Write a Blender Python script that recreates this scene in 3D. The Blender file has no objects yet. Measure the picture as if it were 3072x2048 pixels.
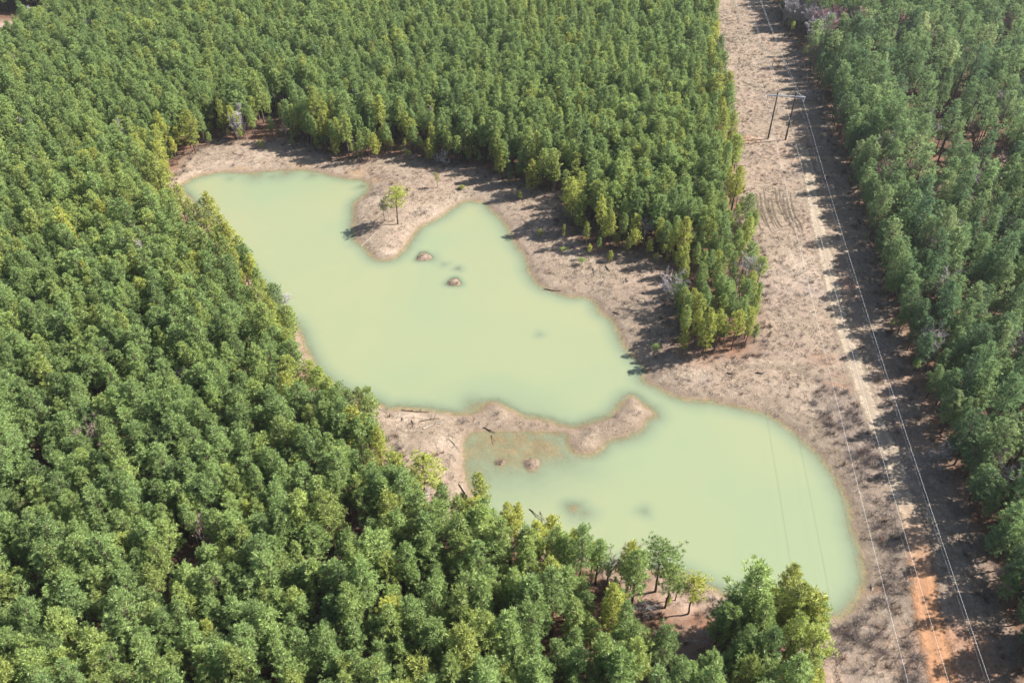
import bpy, math, random
import numpy as np

# ------------------------------------------------------------------ camera, light, exposure
FOC = 28.0
PITCH = math.radians(39.28)
CAMH = 97.54
SUN_EL = math.radians(41.0)
SUN_AZ = math.radians(12.0)          # towards the sun: from +X turned to +Y
scene = bpy.context.scene
C = scene.collection

cam_d = bpy.data.cameras.new('camera'); cam_d.lens = FOC; cam_d.sensor_width = 36.0
cam_d.clip_start = 0.5; cam_d.clip_end = 12000.0
cam = bpy.data.objects.new('camera', cam_d); C.objects.link(cam)
cam.location = (0, 0, CAMH); cam.rotation_euler = (math.pi / 2 - PITCH, 0, 0)
scene.camera = cam

w = bpy.data.worlds.new('World'); scene.world = w; w.use_nodes = True
nt = w.node_tree; nt.nodes.clear()
sky = nt.nodes.new('ShaderNodeTexSky'); sky.sky_type = 'NISHITA'; sky.sun_disc = False
sky.sun_elevation = SUN_EL; sky.sun_rotation = math.pi / 2 - SUN_AZ
sky.air_density = 1.0; sky.dust_density = 1.2; sky.ozone_density = 1.0
bg = nt.nodes.new('ShaderNodeBackground'); bg.inputs['Strength'].default_value = 0.06
wo = nt.nodes.new('ShaderNodeOutputWorld')
nt.links.new(sky.outputs[0], bg.inputs[0]); nt.links.new(bg.outputs[0], wo.inputs[0])

sun_d = bpy.data.lights.new('sun', 'SUN'); sun_d.energy = 5.0; sun_d.angle = math.radians(0.53)
sun_d.color = (1.0, 0.955, 0.89)
sun = bpy.data.objects.new('sun', sun_d); C.objects.link(sun)
from mathutils import Vector
sdir = Vector((math.cos(SUN_EL) * math.cos(SUN_AZ), math.cos(SUN_EL) * math.sin(SUN_AZ), math.sin(SUN_EL)))
sun.rotation_euler = sdir.to_track_quat('Z', 'Y').to_euler(); sun.location = (120, 120, 150)

vs = scene.view_settings
vs.view_transform = 'Standard'; vs.look = 'None'; vs.exposure = 1.5; vs.gamma = 1.0
vs.use_curve_mapping = False
scene.cycles.max_bounces = 6; scene.cycles.diffuse_bounces = 3; scene.cycles.glossy_bounces = 2
scene.cycles.transmission_bounces = 4; scene.cycles.transparent_max_bounces = 12

# ------------------------------------------------------------------ helpers
RNG = np.random.default_rng(7)
FPX = FOC / 36.0 * 3072
SP, CP = math.sin(PITCH), math.cos(PITCH)

def G(u, v, z=0.0):
    """ground point under a surveyed photo point (3072 x 2048)"""
    x = (u - 1536) / FPX; y = (v - 1024) / FPX
    r = np.array([x, CP - y * SP, -(SP + y * CP)])
    k = (z - CAMH) / r[2]
    return np.array([k * r[0], k * r[1]])

def D(x, y, z=0.0):
    return G(x * 3072 / 2352, y * 3072 / 2352, z)

def proj(P):
    P = np.asarray(P, float)
    dz = P[..., 2] - CAMH
    depth = P[..., 1] * CP - dz * SP
    up = P[..., 1] * SP + dz * CP
    return 1536 + FPX * P[..., 0] / depth, 1024 - FPX * up / depth, depth

def tag(o, label=None, cat=None, group=None, kind=None):
    if label: o['label'] = label
    if cat: o['category'] = cat
    if group: o['group'] = group
    if kind: o['kind'] = kind
    return o

def mesh_np(name, V, faces, mats=(), midx=None, smooth=False, attrs=None):
    """faces: list of (n,k) int arrays"""
    V = np.ascontiguousarray(V, dtype=np.float32)
    me = bpy.data.meshes.new(name)
    me.vertices.add(len(V)); me.vertices.foreach_set('co', V.ravel())
    fl = [np.asarray(f, dtype=np.int32) for f in faces if len(f)]
    tot = np.concatenate([np.full(len(f), f.shape[1], dtype=np.int32) for f in fl])
    idx = np.concatenate([f.ravel() for f in fl])
    start = np.concatenate([[0], np.cumsum(tot)[:-1]]).astype(np.int32)
    me.loops.add(len(idx)); me.loops.foreach_set('vertex_index', idx)
    me.polygons.add(len(tot)); me.polygons.foreach_set('loop_start', start)
    try: me.polygons.foreach_set('loop_total', tot)
    except Exception: pass
    for m in mats: me.materials.append(m)
    if midx is not None: me.polygons.foreach_set('material_index', np.asarray(midx, dtype=np.int32))
    me.polygons.foreach_set('use_smooth', np.full(len(tot), smooth, dtype=bool))
    me.update(calc_edges=True)
    if attrs:
        for k, (typ, arr) in attrs.items():
            a = me.attributes.new(k, typ, 'POINT')
            arr = np.ascontiguousarray(arr, dtype=np.float32)
            if typ == 'FLOAT': a.data.foreach_set('value', arr.ravel())
            elif typ == 'FLOAT_VECTOR': a.data.foreach_set('vector', arr.ravel())
            elif typ == 'FLOAT_COLOR': a.data.foreach_set('color', arr.ravel())
    return me

def obj(name, me, parent=None, loc=(0, 0, 0)):
    o = bpy.data.objects.new(name, me); C.objects.link(o); o.location = loc
    if parent is not None: o.parent = parent
    return o

class MB:
    def __init__(s): s.V = []; s.F = {}; s.n = 0
    def add(s, V, F):
        V = np.asarray(V, float); F = np.asarray(F, int)
        s.V.append(V); s.F.setdefault(F.shape[1], []).append(F + s.n); s.n += len(V)
    def tube(s, pts, rad, n=6, cap=False):
        pts = np.asarray(pts, float); m = len(pts)
        T = np.gradient(pts, axis=0); T /= np.linalg.norm(T, axis=1)[:, None] + 1e-9
        ref = np.array([0.3, 0.1, 0.95]) if abs(T[0][2]) < 0.8 else np.array([1.0, 0.1, 0.0])
        A = np.cross(T, ref); A /= np.linalg.norm(A, axis=1)[:, None] + 1e-9
        B = np.cross(T, A)
        ang = np.arange(n) * 2 * math.pi / n
        V = pts[:, None, :] + np.asarray(rad)[:, None, None] * (np.cos(ang)[None, :, None] * A[:, None, :] + np.sin(ang)[None, :, None] * B[:, None, :])
        i = np.arange(m - 1)[:, None] * n; j = np.arange(n)[None, :]; j2 = (j + 1) % n
        F = np.stack([i + j, i + j2, i + n + j2, i + n + j], -1).reshape(-1, 4)
        s.add(V.reshape(-1, 3), F)
        if cap:
            V2 = np.concatenate([V[-1], pts[-1:]]); s.add(V2, [[k, (k + 1) % n, n] for k in range(n)])
            V3 = np.concatenate([V[0], pts[:1]]); s.add(V3, [[(k + 1) % n, k, n] for k in range(n)])
    def box(s, c, ax, ay, az):
        c, ax, ay, az = [np.asarray(q, float) for q in (c, ax, ay, az)]
        V = [c + a * ax + b * ay + d * az for d in (-1, 1) for b in (-1, 1) for a in (-1, 1)]
        s.add(V, [[0, 2, 3, 1], [4, 5, 7, 6], [0, 1, 5, 4], [2, 6, 7, 3], [0, 4, 6, 2], [1, 3, 7, 5]])
    def arrays(s): return np.concatenate(s.V), [np.concatenate(v) for v in s.F.values()]
    def mesh(s, name, mat, smooth=True):
        V, F = s.arrays(); return mesh_np(name, V, F, [mat], smooth=smooth)

# ------------------------------------------------------------------ materials
def newmat(name):
    m = bpy.data.materials.new(name); m.use_nodes = True; t = m.node_tree; t.nodes.clear()
    return m, t
def N(t, typ, **kw):
    n = t.nodes.new(typ)
    for k, v in kw.items():
        if k.startswith('i_'): n.inputs[k[2:].replace('_', ' ')].default_value = v
        else: setattr(n, k, v)
    return n
def L(t, a, b): t.links.new(a, b)
def math_(t, op, a, b=None, clamp=False):
    n = N(t, 'ShaderNodeMath', operation=op); n.use_clamp = clamp
    for i, q in enumerate((a, b)):
        if q is None: continue
        if isinstance(q, (int, float)): n.inputs[i].default_value = q
        else: L(t, q, n.inputs[i])
    return n.outputs[0]
def mix_(t, fac, a, b, blend='MIX'):
    n = N(t, 'ShaderNodeMix', data_type='RGBA', blend_type=blend)
    if isinstance(fac, (int, float)): n.inputs[0].default_value = fac
    else: L(t, fac, n.inputs[0])
    for i, q in ((6, a), (7, b)):
        if isinstance(q, tuple): n.inputs[i].default_value = q if len(q) == 4 else (*q, 1)
        else: L(t, q, n.inputs[i])
    return n.outputs[2]
def noise_(t, vec, scale, detail=4, rough=0.6, dist=0.0):
    n = N(t, 'ShaderNodeTexNoise'); n.inputs['Scale'].default_value = scale
    n.inputs['Detail'].default_value = detail; n.inputs['Roughness'].default_value = rough
    n.inputs['Distortion'].default_value = dist
    L(t, vec, n.inputs['Vector']); return n.outputs['Fac']
def ramp_(t, fac, stops):
    n = N(t, 'ShaderNodeValToRGB'); cr = n.color_ramp
    while len(cr.elements) < len(stops): cr.elements.new(0.5)
    for e, (p, c) in zip(cr.elements, stops):
        e.position = p; e.color = c if len(c) == 4 else (*c, 1)
    L(t, fac, n.inputs[0]); return n.outputs[0]
def mapr(t, v, a, b, c=0.0, d=1.0):
    n = N(t, 'ShaderNodeMapRange'); n.inputs[1].default_value = a; n.inputs[2].default_value = b
    n.inputs[3].default_value = c; n.inputs[4].default_value = d; L(t, v, n.inputs[0]); return n.outputs[0]

def needle_mat(name, deep, mid, yellow):
    m, t = newmat(name)
    at = N(t, 'ShaderNodeAttribute', attribute_type='INSTANCER', attribute_name='tint')
    geo = N(t, 'ShaderNodeNewGeometry'); oi = N(t, 'ShaderNodeObjectInfo')
    base = ramp_(t, at.outputs['Fac'], [(0.0, deep), (0.5, mid), (1.0, yellow)])
    tc = N(t, 'ShaderNodeTexCoord')
    n1 = noise_(t, tc.outputs['Object'], 2.7, 3, 0.6)
    v = math_(t, 'ADD', mapr(t, n1, 0.36, 0.64, 0.50, 1.40), math_(t, 'MULTIPLY', math_(t, 'SUBTRACT', oi.outputs['Random'], 0.5), 0.3))
    v2 = mapr(t, geo.outputs['Random Per Island'], 0, 1, 0.8, 1.22)
    v = math_(t, 'MULTIPLY', v, v2)
    col = mix_(t, 1.0, base, N(t, 'ShaderNodeCombineColor').outputs[0], 'MULTIPLY')
    cc = t.nodes[-2] if False else None
    comb = [n for n in t.nodes if n.type == 'COMBINE_COLOR'][-1]
    for i in range(3): L(t, v, comb.inputs[i])
    d = N(t, 'ShaderNodeBsdfDiffuse'); tr = N(t, 'ShaderNodeBsdfTranslucent'); mx = N(t, 'ShaderNodeMixShader')
    g = N(t, 'ShaderNodeBsdfGlossy'); g.inputs['Roughness'].default_value = 0.42
    g.inputs['Color'].default_value = (0.85, 0.9, 0.85, 1)
    mg = N(t, 'ShaderNodeMixShader'); mg.inputs[0].default_value = 0.02
    L(t, col, d.inputs[0]); L(t, col, tr.inputs[0]); mx.inputs[0].default_value = 0.42
    L(t, d.outputs[0], mx.inputs[1]); L(t, tr.outputs[0], mx.inputs[2])
    L(t, mx.outputs[0], mg.inputs[1]); L(t, g.outputs[0], mg.inputs[2])
    o = N(t, 'ShaderNodeOutputMaterial'); L(t, mg.outputs[0], o.inputs[0])
    return m

def simple_mat(name, a, b, scale=3.0, rough=0.85, spec=0.2, space='Object', metal=0.0, island=False):
    m, t = newmat(name)
    tc = N(t, 'ShaderNodeTexCoord'); f = noise_(t, tc.outputs[space], scale, 5)
    f = mapr(t, f, 0.3, 0.7)
    if island:
        geo = N(t, 'ShaderNodeNewGeometry'); oi = N(t, 'ShaderNodeObjectInfo')
        f = math_(t, 'ADD', math_(t, 'MULTIPLY', geo.outputs['Random Per Island'], 0.5), math_(t, 'MULTIPLY', oi.outputs['Random'], 0.5))
    col = mix_(t, f, a, b)
    p = N(t, 'ShaderNodeBsdfPrincipled'); L(t, col, p.inputs['Base Color'])
    p.inputs['Roughness'].default_value = rough; p.inputs['Specular IOR Level'].default_value = spec
    p.inputs['Metallic'].default_value = metal
    o = N(t, 'ShaderNodeOutputMaterial'); L(t, p.outputs[0], o.inputs[0])
    return m

M_PINE = needle_mat('pine needles', (0.138, 0.212, 0.084), (0.262, 0.355, 0.118), (0.420, 0.435, 0.095))
M_TALL = needle_mat('mature pine needles', (0.125, 0.205, 0.100), (0.250, 0.350, 0.140), (0.400, 0.450, 0.210))
M_BARK = simple_mat('pine bark', (0.070, 0.052, 0.042), (0.140, 0.105, 0.084), 2.5)
M_GREY = simple_mat('grey bare bark', (0.182, 0.154, 0.140), (0.336, 0.301, 0.280), 1.2)
M_TWIG = simple_mat('pale grey twigs', (0.33, 0.29, 0.29), (0.50, 0.46, 0.46), 1.2)
M_TWIGR = simple_mat('pinkish budding twigs', (0.42, 0.25, 0.25), (0.55, 0.36, 0.36), 1.2)
M_TWIGB = simple_mat('tan brown twigs', (0.26, 0.19, 0.165), (0.40, 0.31, 0.27), 1.2)
M_BROWN = simple_mat('brown bare bark', (0.140, 0.091, 0.077), (0.266, 0.189, 0.161), 1.2)
M_RED = simple_mat('red budding twigs', (0.210, 0.084, 0.084), (0.350, 0.168, 0.154), 1.2)
M_WOOD = simple_mat('weathered driftwood', (0.210, 0.175, 0.140), (0.434, 0.392, 0.336), 4.0)
M_DARKLOG = simple_mat('dark driftwood', (0.070, 0.049, 0.038), (0.140, 0.105, 0.084), 4.0)
M_POLE = simple_mat('creosoted pole wood', (0.038, 0.028, 0.022), (0.091, 0.070, 0.059), 3.0)
M_ARM = simple_mat('grey steel crossarm', (0.350, 0.371, 0.385), (0.434, 0.455, 0.476), 3.0, rough=0.45, spec=0.5)
M_INS = simple_mat('pale polymer insulator', (0.385, 0.420, 0.448), (0.490, 0.518, 0.546), 3.0, rough=0.35, spec=0.5)
M_WIRE = simple_mat('aluminium conductor', (0.72, 0.73, 0.74), (0.82, 0.83, 0.84), 1.0, rough=0.4, spec=0.5)
M_GRASS = simple_mat('dry straw grass', (0.156, 0.114, 0.081), (0.360, 0.294, 0.228), island=True)
M_BRUSH = simple_mat('grey brown brush', (0.102, 0.078, 0.072), (0.276, 0.234, 0.216), island=True)
M_LEAF = simple_mat('dry brown leaves', (0.096, 0.054, 0.039), (0.240, 0.144, 0.102), island=True)

# ground
def ground_mat():
    m, t = newmat('ground soil grass and needle litter')
    tc = N(t, 'ShaderNodeTexCoord'); P = tc.outputs['Object']
    zc = N(t, 'ShaderNodeAttribute', attribute_name='zone').outputs['Color']
    gr = N(t, 'ShaderNodeAttribute', attribute_name='grassy').outputs['Fac']
    wet = N(t, 'ShaderNodeAttribute', attribute_name='wet').outputs['Fac']
    n_big = noise_(t, P, 0.10, 4); n_mid = noise_(t, P, 0.55, 6, 0.7, 0.6); n_fine = noise_(t, P, 3.2, 6, 0.75)
    st = N(t, 'ShaderNodeMapping'); st.inputs['Scale'].default_value = (1.0, 0.38, 1.0); L(t, P, st.inputs['Vector'])
    n_streak = noise_(t, st.outputs[0], 4.5, 5, 0.8, 1.2)
    c = mix_(t, mapr(t, n_big, 0.35, 0.7, 0.0, 0.30), zc, mix_(t, 1.0, zc, (1.18, 1.12, 1.05), 'MULTIPLY'))
    n_p1 = noise_(t, P, 0.22, 6, 0.65, 1.0); n_p2 = noise_(t, P, 0.42, 5, 0.7, 0.8); n_p3 = noise_(t, st.outputs[0], 0.8, 6, 0.75, 1.5)
    c = mix_(t, math_(t, 'MULTIPLY', mapr(t, n_p1, 0.52, 0.66), math_(t, 'MULTIPLY', gr, 0.55)), c, (0.158, 0.122, 0.098))
    c = mix_(t, math_(t, 'MULTIPLY', mapr(t, n_p2, 0.56, 0.68), math_(t, 'MULTIPLY', gr, 0.60)), c, (0.330, 0.275, 0.210))
    c = mix_(t, math_(t, 'MULTIPLY', mapr(t, n_p3, 0.55, 0.70), math_(t, 'MULTIPLY', gr, 0.50)), c, (0.135, 0.104, 0.083))
    # fine value grain, stronger in the grass
    g1 = mapr(t, n_fine, 0.25, 0.75, 0.72, 1.28)
    g2 = mapr(t, n_streak, 0.3, 0.72, 0.58, 1.34)
    g2m = math_(t, 'ADD', math_(t, 'MULTIPLY', math_(t, 'SUBTRACT', g2, 1.0), gr), 1.0)
    g3 = mapr(t, n_mid, 0.3, 0.7, 0.80, 1.18)
    v = math_(t, 'MULTIPLY', math_(t, 'MULTIPLY', g1, g2m), g3)
    cb = N(t, 'ShaderNodeCombineColor')
    for i in range(3): L(t, v, cb.inputs[i])
    c = mix_(t, 1.0, c, cb.outputs[0], 'MULTIPLY')
    c = mix_(t, math_(t, 'MULTIPLY', wet, 0.8), c, (0.140, 0.098, 0.064))
    p = N(t, 'ShaderNodeBsdfPrincipled'); L(t, c, p.inputs['Base Color'])
    p.inputs['Specular IOR Level'].default_value = 0.15
    L(t, mapr(t, wet, 0, 1, 0.95, 0.6), p.inputs['Roughness'])
    b = N(t, 'ShaderNodeBump'); b.inputs['Strength'].default_value = 0.5; b.inputs['Distance'].default_value = 0.25
    hsum = math_(t, 'ADD', n_streak, math_(t, 'MULTIPLY', n_mid, 1.5)); L(t, hsum, b.inputs['Height'])
    L(t, b.outputs[0], p.inputs['Normal'])
    o = N(t, 'ShaderNodeOutputMaterial'); L(t, p.outputs[0], o.inputs[0])
    return m
M_GROUND = ground_mat()

def water_mat():
    m, t = newmat('milky green pond water')
    tc = N(t, 'ShaderNodeTexCoord'); P = tc.outputs['Object']
    dep = N(t, 'ShaderNodeAttribute', attribute_name='depth').outputs['Fac']
    nb = noise_(t, P, 0.022, 5, 0.5, 0.4); ns = noise_(t, P, 0.8, 6, 0.72, 0.5)
    deepc = mix_(t, mapr(t, nb, 0.38, 0.64), (0.188, 0.225, 0.132), (0.220, 0.230, 0.130))
    shal = (0.165, 0.205, 0.135)
    c = mix_(t, mapr(t, math_(t, 'ADD', dep, math_(t, 'MULTIPLY', ns, 0.35)), 0.35, 1.15), shal, deepc)
    p = N(t, 'ShaderNodeBsdfPrincipled'); L(t, c, p.inputs['Base Color'])
    p.inputs['Roughness'].default_value = 0.3; p.inputs['IOR'].default_value = 1.33
    bm = N(t, 'ShaderNodeBump'); bm.inputs['Strength'].default_value = 0.08; bm.inputs['Distance'].default_value = 0.05
    L(t, noise_(t, P, 1.6, 4), bm.inputs['Height']); L(t, bm.outputs[0], p.inputs['Normal'])
    tr = N(t, 'ShaderNodeBsdfTransparent'); tr.inputs[0].default_value = (0.92, 0.94, 0.84, 1)
    mx = N(t, 'ShaderNodeMixShader')
    dd = math_(t, 'ADD', dep, math_(t, 'MULTIPLY', math_(t, 'SUBTRACT', ns, 0.5), 0.26))
    f = math_(t, 'SUBTRACT', 1.0, math_(t, 'POWER', 2.718, math_(t, 'MULTIPLY', math_(t, 'MAXIMUM', dd, 0.012), -5.0)))
    L(t, f, mx.inputs[0]); L(t, tr.outputs[0], mx.inputs[1]); L(t, p.outputs[0], mx.inputs[2])
    o = N(t, 'ShaderNodeOutputMaterial'); L(t, mx.outputs[0], o.inputs[0])
    return m
M_WATER = water_mat()

def road_mat(name, a, b, c2, ca=0.6):
    m, t = newmat(name)
    tc = N(t, 'ShaderNodeTexCoord'); P = tc.outputs['Object']
    ed = N(t, 'ShaderNodeAttribute', attribute_name='edge').outputs['Fac']      # 0 centre .. 1 edge
    rut = N(t, 'ShaderNodeAttribute', attribute_name='rut').outputs['Fac']
    clay = N(t, 'ShaderNodeAttribute', attribute_name='clay').outputs['Fac']
    n1 = noise_(t, P, 0.9, 6, 0.7, 0.8); n2 = noise_(t, P, 4.0, 5, 0.7)
    base = mix_(t, mapr(t, n1, 0.3, 0.7), a, b)
    base = mix_(t, clay, base, mix_(t, mapr(t, n1, 0.35, 0.65), c2, (0.300, 0.162, 0.090)))
    v = math_(t, 'MULTIPLY', mapr(t, n2, 0.25, 0.75, 0.82, 1.15), mapr(t, rut, 0, 1, 0.82, 1.12))
    cb = N(t, 'ShaderNodeCombineColor')
    for i in range(3): L(t, v, cb.inputs[i])
    col = mix_(t, 1.0, base, cb.outputs[0], 'MULTIPLY')
    p = N(t, 'ShaderNodeBsdfPrincipled'); L(t, col, p.inputs['Base Color']); p.inputs['Roughness'].default_value = 0.95
    p.inputs['Specular IOR Level'].default_value = 0.1
    tr = N(t, 'ShaderNodeBsdfTransparent'); mx = N(t, 'ShaderNodeMixShader')
    a_ = math_(t, 'SUBTRACT', math_(t, 'ADD', math_(t, 'SUBTRACT', 1.0, ed), math_(t, 'MULTIPLY', math_(t, 'SUBTRACT', n1, 0.5), 2.2)), math_(t, 'MULTIPLY', math_(t, 'SUBTRACT', n2, 0.5), -0.8))
    L(t, mapr(t, a_, -0.05, ca), mx.inputs[0]); L(t, tr.outputs[0], mx.inputs[1]); L(t, p.outputs[0], mx.inputs[2])
    b_ = N(t, 'ShaderNodeBump'); b_.inputs['Strength'].default_value = 0.5; b_.inputs['Distance'].default_value = 0.15
    L(t, n1, b_.inputs['Height']); L(t, b_.outputs[0], p.inputs['Normal'])
    o = N(t, 'ShaderNodeOutputMaterial'); L(t, mx.outputs[0], o.inputs[0])
    return m
M_ROAD = road_mat('pale sandy road dirt', (0.255, 0.200, 0.145), (0.335, 0.275, 0.205), (0.36, 0.185, 0.095))
M_PATH = road_mat('faint sandy path dirt', (0.245, 0.190, 0.140), (0.300, 0.240, 0.180), (0.3, 0.2, 0.1), ca=1.3)
M_RUT = road_mat('churned tyre rut soil', (0.095, 0.074, 0.052), (0.150, 0.118, 0.085), (0.18, 0.12, 0.06), ca=0.7)

# ------------------------------------------------------------------ pond outline and terrain
POND = [(530,561),(553,546),(578,532),(612,522),(646,515),(697,513.6),(748,517),(790,511),(818,510),(886,507),(934,509),(988,520),(1039,534),(1090,536),(1110,548),(1115,568),(1090,595),
(1066,612),(1068,653),(1064.6,694),(1070,718),(1097,738),(1119,762),(1129,775),(1158,778),(1180,772),(1202,748),(1226,721),(1238,700),(1260,675),(1301,656),(1342,631),(1379,602),(1417,599),(1451,604),
(1468,613),(1476,626),(1508,653),(1530,680),(1540,700),(1554,735),(1582,762),(1592,796),(1605,833),(1629,860),(1680,874),(1701,888),(1745,884),(1779,891),(1796,912),(1806,939),(1837,949),(1850,973),
(1871,1017),(1875,1030),(1895,1058),(1922,1080),(1945,1106),(1942,1126),(1929,1140),(1976,1156),(2017,1180),(2051,1193),(2105,1196),(2146,1200),(2187,1207),(2221,1217),(2282,1227),(2340,1257),(2391,1296),
(2442,1340),(2476,1374),(2510,1422),(2537,1469),(2557,1520),(2562,1560),(2578,1617),(2592,1664),(2606,1719),(2604,1746),(2588,1784),(2565,1821),(2544,1845),(2517,1863),(2483,1857),(2452,1850),(2424,1836),
(2350,1825),(2270,1812),(2180,1790),(2100,1760),(2040,1735),(1960,1722),(1880,1722),(1810,1715),(1738,1685),(1660,1650),(1590,1625),(1520,1590),(1460,1560),(1424,1520),(1417,1486),(1396,1452),(1386,1408),
(1385,1374),(1383,1326),(1396,1300),(1430,1290),(1498,1292),(1549,1296),(1585,1293),(1646,1294),(1690,1296),(1711,1300),(1713,1326),(1724,1350),(1755,1361),(1789,1350),(1797,1333),(1816,1318),(1867,1306),
(1908,1292),(1927,1272),(1924,1256),(1957,1246),(1957,1240),(1926,1218),(1908,1196),(1888,1190),(1867,1221),(1827,1258),(1772,1272),(1738,1286),(1708,1288),(1670,1275),(1619,1263),(1561,1253),(1527,1235),
(1495,1214),(1470,1213),(1450,1234),(1420,1243),(1376,1248),(1328,1242),(1280,1235),(1240,1231),(1192,1228),(1165,1234),(1124,1218),(1093,1201),(1040,1186),(1000,1165),(962,1136),(928,1090),(903,1030),
(888,984),(842,958),(800,900),(745,825),(672,735),(608,660),(566,598),(545,580)]
PW = np.array([G(*p) for p in POND])

def resample(P, step=1.0, closed=True):
    P = np.asarray(P); Q = np.vstack([P, P[:1]]) if closed else P
    d = np.r_[0, np.cumsum(np.linalg.norm(np.diff(Q, axis=0), axis=1))]
    n = max(3, int(d[-1] / step)); s = np.linspace(0, d[-1], n, endpoint=not closed)
    return np.stack([np.interp(s, d, Q[:, i]) for i in range(Q.shape[1])], 1)
def chaikin(P, it=2):
    for _ in range(it):
        Q = np.roll(P, -1, 0); P = np.stack([P * .75 + Q * .25, P * .25 + Q * .75], 1).reshape(-1, 2)
    return P
PS = resample(chaikin(PW, 2), 0.9)
_r = np.random.default_rng(3); k = len(PS)
nz = np.convolve(np.tile(_r.normal(0, 1, k), 3), np.ones(3) / 3, 'same')[k:2 * k] * 0.16
tn = np.roll(PS, -1, 0) - np.roll(PS, 1, 0); tn /= np.linalg.norm(tn, axis=1)[:, None]
PS = PS + nz[:, None] * np.stack([tn[:, 1], -tn[:, 0]], 1)

def inpoly(P, poly):
    x, y = P[:, 0], P[:, 1]; ins = np.zeros(len(P), bool)
    Q = np.roll(poly, -1, 0)
    for (x1, y1), (x2, y2) in zip(poly, Q):
        if y1 == y2: continue
        c = ((y1 > y) != (y2 > y)); ins ^= c & (x < (x2 - x1) * (y - y1) / (y2 - y1) + x1)
    return ins
def dist_line(P, A, B):
    out = np.full(len(P), 1e9)
    for a, b in zip(A, B):
        ab = b - a; tt = np.clip(((P - a) @ ab) / (ab @ ab + 1e-12), 0, 1)
        dx = P[:, 0] - a[0] - tt * ab[0]; dy = P[:, 1] - a[1] - tt * ab[1]
        out = np.minimum(out, dx * dx + dy * dy)
    return np.sqrt(out)
def dist_poly(P, line): line = np.asarray(line); return dist_line(P, line[:-1], line[1:])
PMIN, PMAX = PS.min(0), PS.max(0)
def pond_sd(P):
    """positive on land"""
    P = np.asarray(P, float); near = np.all((P > PMIN - 12) & (P < PMAX + 12), axis=1)
    out = np.full(len(P), 12.0)
    if near.any():
        Pn = P[near]; d = dist_line(Pn, PS, np.roll(PS, -1, 0)); ins = inpoly(Pn, PS)
        out[near] = np.where(ins, -d, np.minimum(d, 12))
    return out
# humps in the bed: (u, v, crest radius m, crest z, slope)
HUMPS = [(1480,1318,2.2,-0.035,.04),(1405,1360,1.8,-0.06,.05),(1655,1352,1.6,-0.05,.06),(1590,1365,2.0,-0.04,.06),(1530,1375,1.8,-0.06,.05),(770,522,1.6,-0.10,.10),(860,516,1.8,-0.10,.10),(1420,1225,1.6,-.07,.12),(1940,1225,.8,-.05,.16),(1272,771,1.0,0.55,.42),(1362,847,0.7,0.42,.40),(1374,806,0.2,-0.10,.35),(1332,793,0.2,-0.30,.25),(1502,1386,0.35,0.16,.28),(1594,1391,0.7,0.34,.30),
(1620,1340,3.0,-0.015,.07),(1560,1318,2.6,-0.035,.06),(1660,1330,1.2,-0.14,.12),(1445,1340,2.8,-0.08,.04),(1520,1345,3.4,-0.05,.035),(1430,1410,2.0,-0.14,.06),(1720,1524,0.6,-0.02,.22),(1750,1538,0.5,-0.16,.2),
(1932,1533,0.3,-0.22,.3),(1618,1003,0.2,-0.30,.3),(1440,1212,0.8,-0.05,.22),(1405,1215,0.9,-0.24,.15),(1408,1462,1.0,-.15,.2),(1436,1500,0.8,-.2,.2),(1090,560,1.0,-.1,.2),(820,530,1.2,-.28,.12),(940,525,.8,-.2,.15),
(1060,650,.8,-.22,.2),(690,535,.6,-.34,.2),(1700,1300,1.2,-.06,.25),(1965,1243,.3,-.08,.25),(1290,775,.4,-.15,.2)]
HW = [(G(u, v), r, z, s) for u, v, r, z, s in HUMPS]
def wob(P, s, seed=0):
    x, y = P[:, 0] * s, P[:, 1] * s; o = seed * 1.7
    return (np.sin(x * 1.0 + 1.3 * np.sin(y * .7 + o)) + np.sin(y * 1.13 + 1.1 * np.sin(x * .81 + o * 2) + o) + .6 * np.sin(x * 2.3 + y * 1.7 + o) + .5 * np.sin(x * 3.1 - y * 2.9 + o * 3)) / 3.1
DAML = np.array([G(*p) for p in [(1400,1268),(1450,1262),(1500,1268),(1560,1276),(1620,1280),(1690,1291),(1712,1294)]])
def height(P, sd=None):
    P = np.asarray(P, float)
    if sd is None: sd = pond_sd(P)
    land = 1.0 * (1 - np.exp(-np.maximum(sd, 0) * .38)) + .05 * wob(P, 1.9, 1) * np.clip(sd, 0, 1) + .35 * (1 + wob(P, .07, 2)) * np.clip((sd - 3) / 9, 0, 1)
    d = np.maximum(-sd, 0)
    bed = -np.minimum(1.5, .085 * d + .17 * np.maximum(d - .8, 0)) - .01
    for c, r, z, s in HW:
        q = np.hypot(P[:, 0] - c[0], P[:, 1] - c[1]) * (1 + .12 * np.sin(3 * np.arctan2(P[:, 1] - c[1], P[:, 0] - c[0]) + c[0]))
        bed = np.where(sd < 0, np.maximum(bed, z - s * np.maximum(q - r * .3, 0) ** 1.15), bed)
    dl = dist_poly(P, DAML); lowf = np.clip(1 - dl / 3.2, 0, 1)
    land = land * (1 - .72 * np.clip(lowf * 2, 0, 1)) + .02
    rough = (.055 * wob(P, 2.1, 3) + .04 * wob(P, 4.3, 5)) * np.exp(-(sd / 1.6) ** 2)
    return np.where(sd > 0, land, bed) + rough

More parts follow.
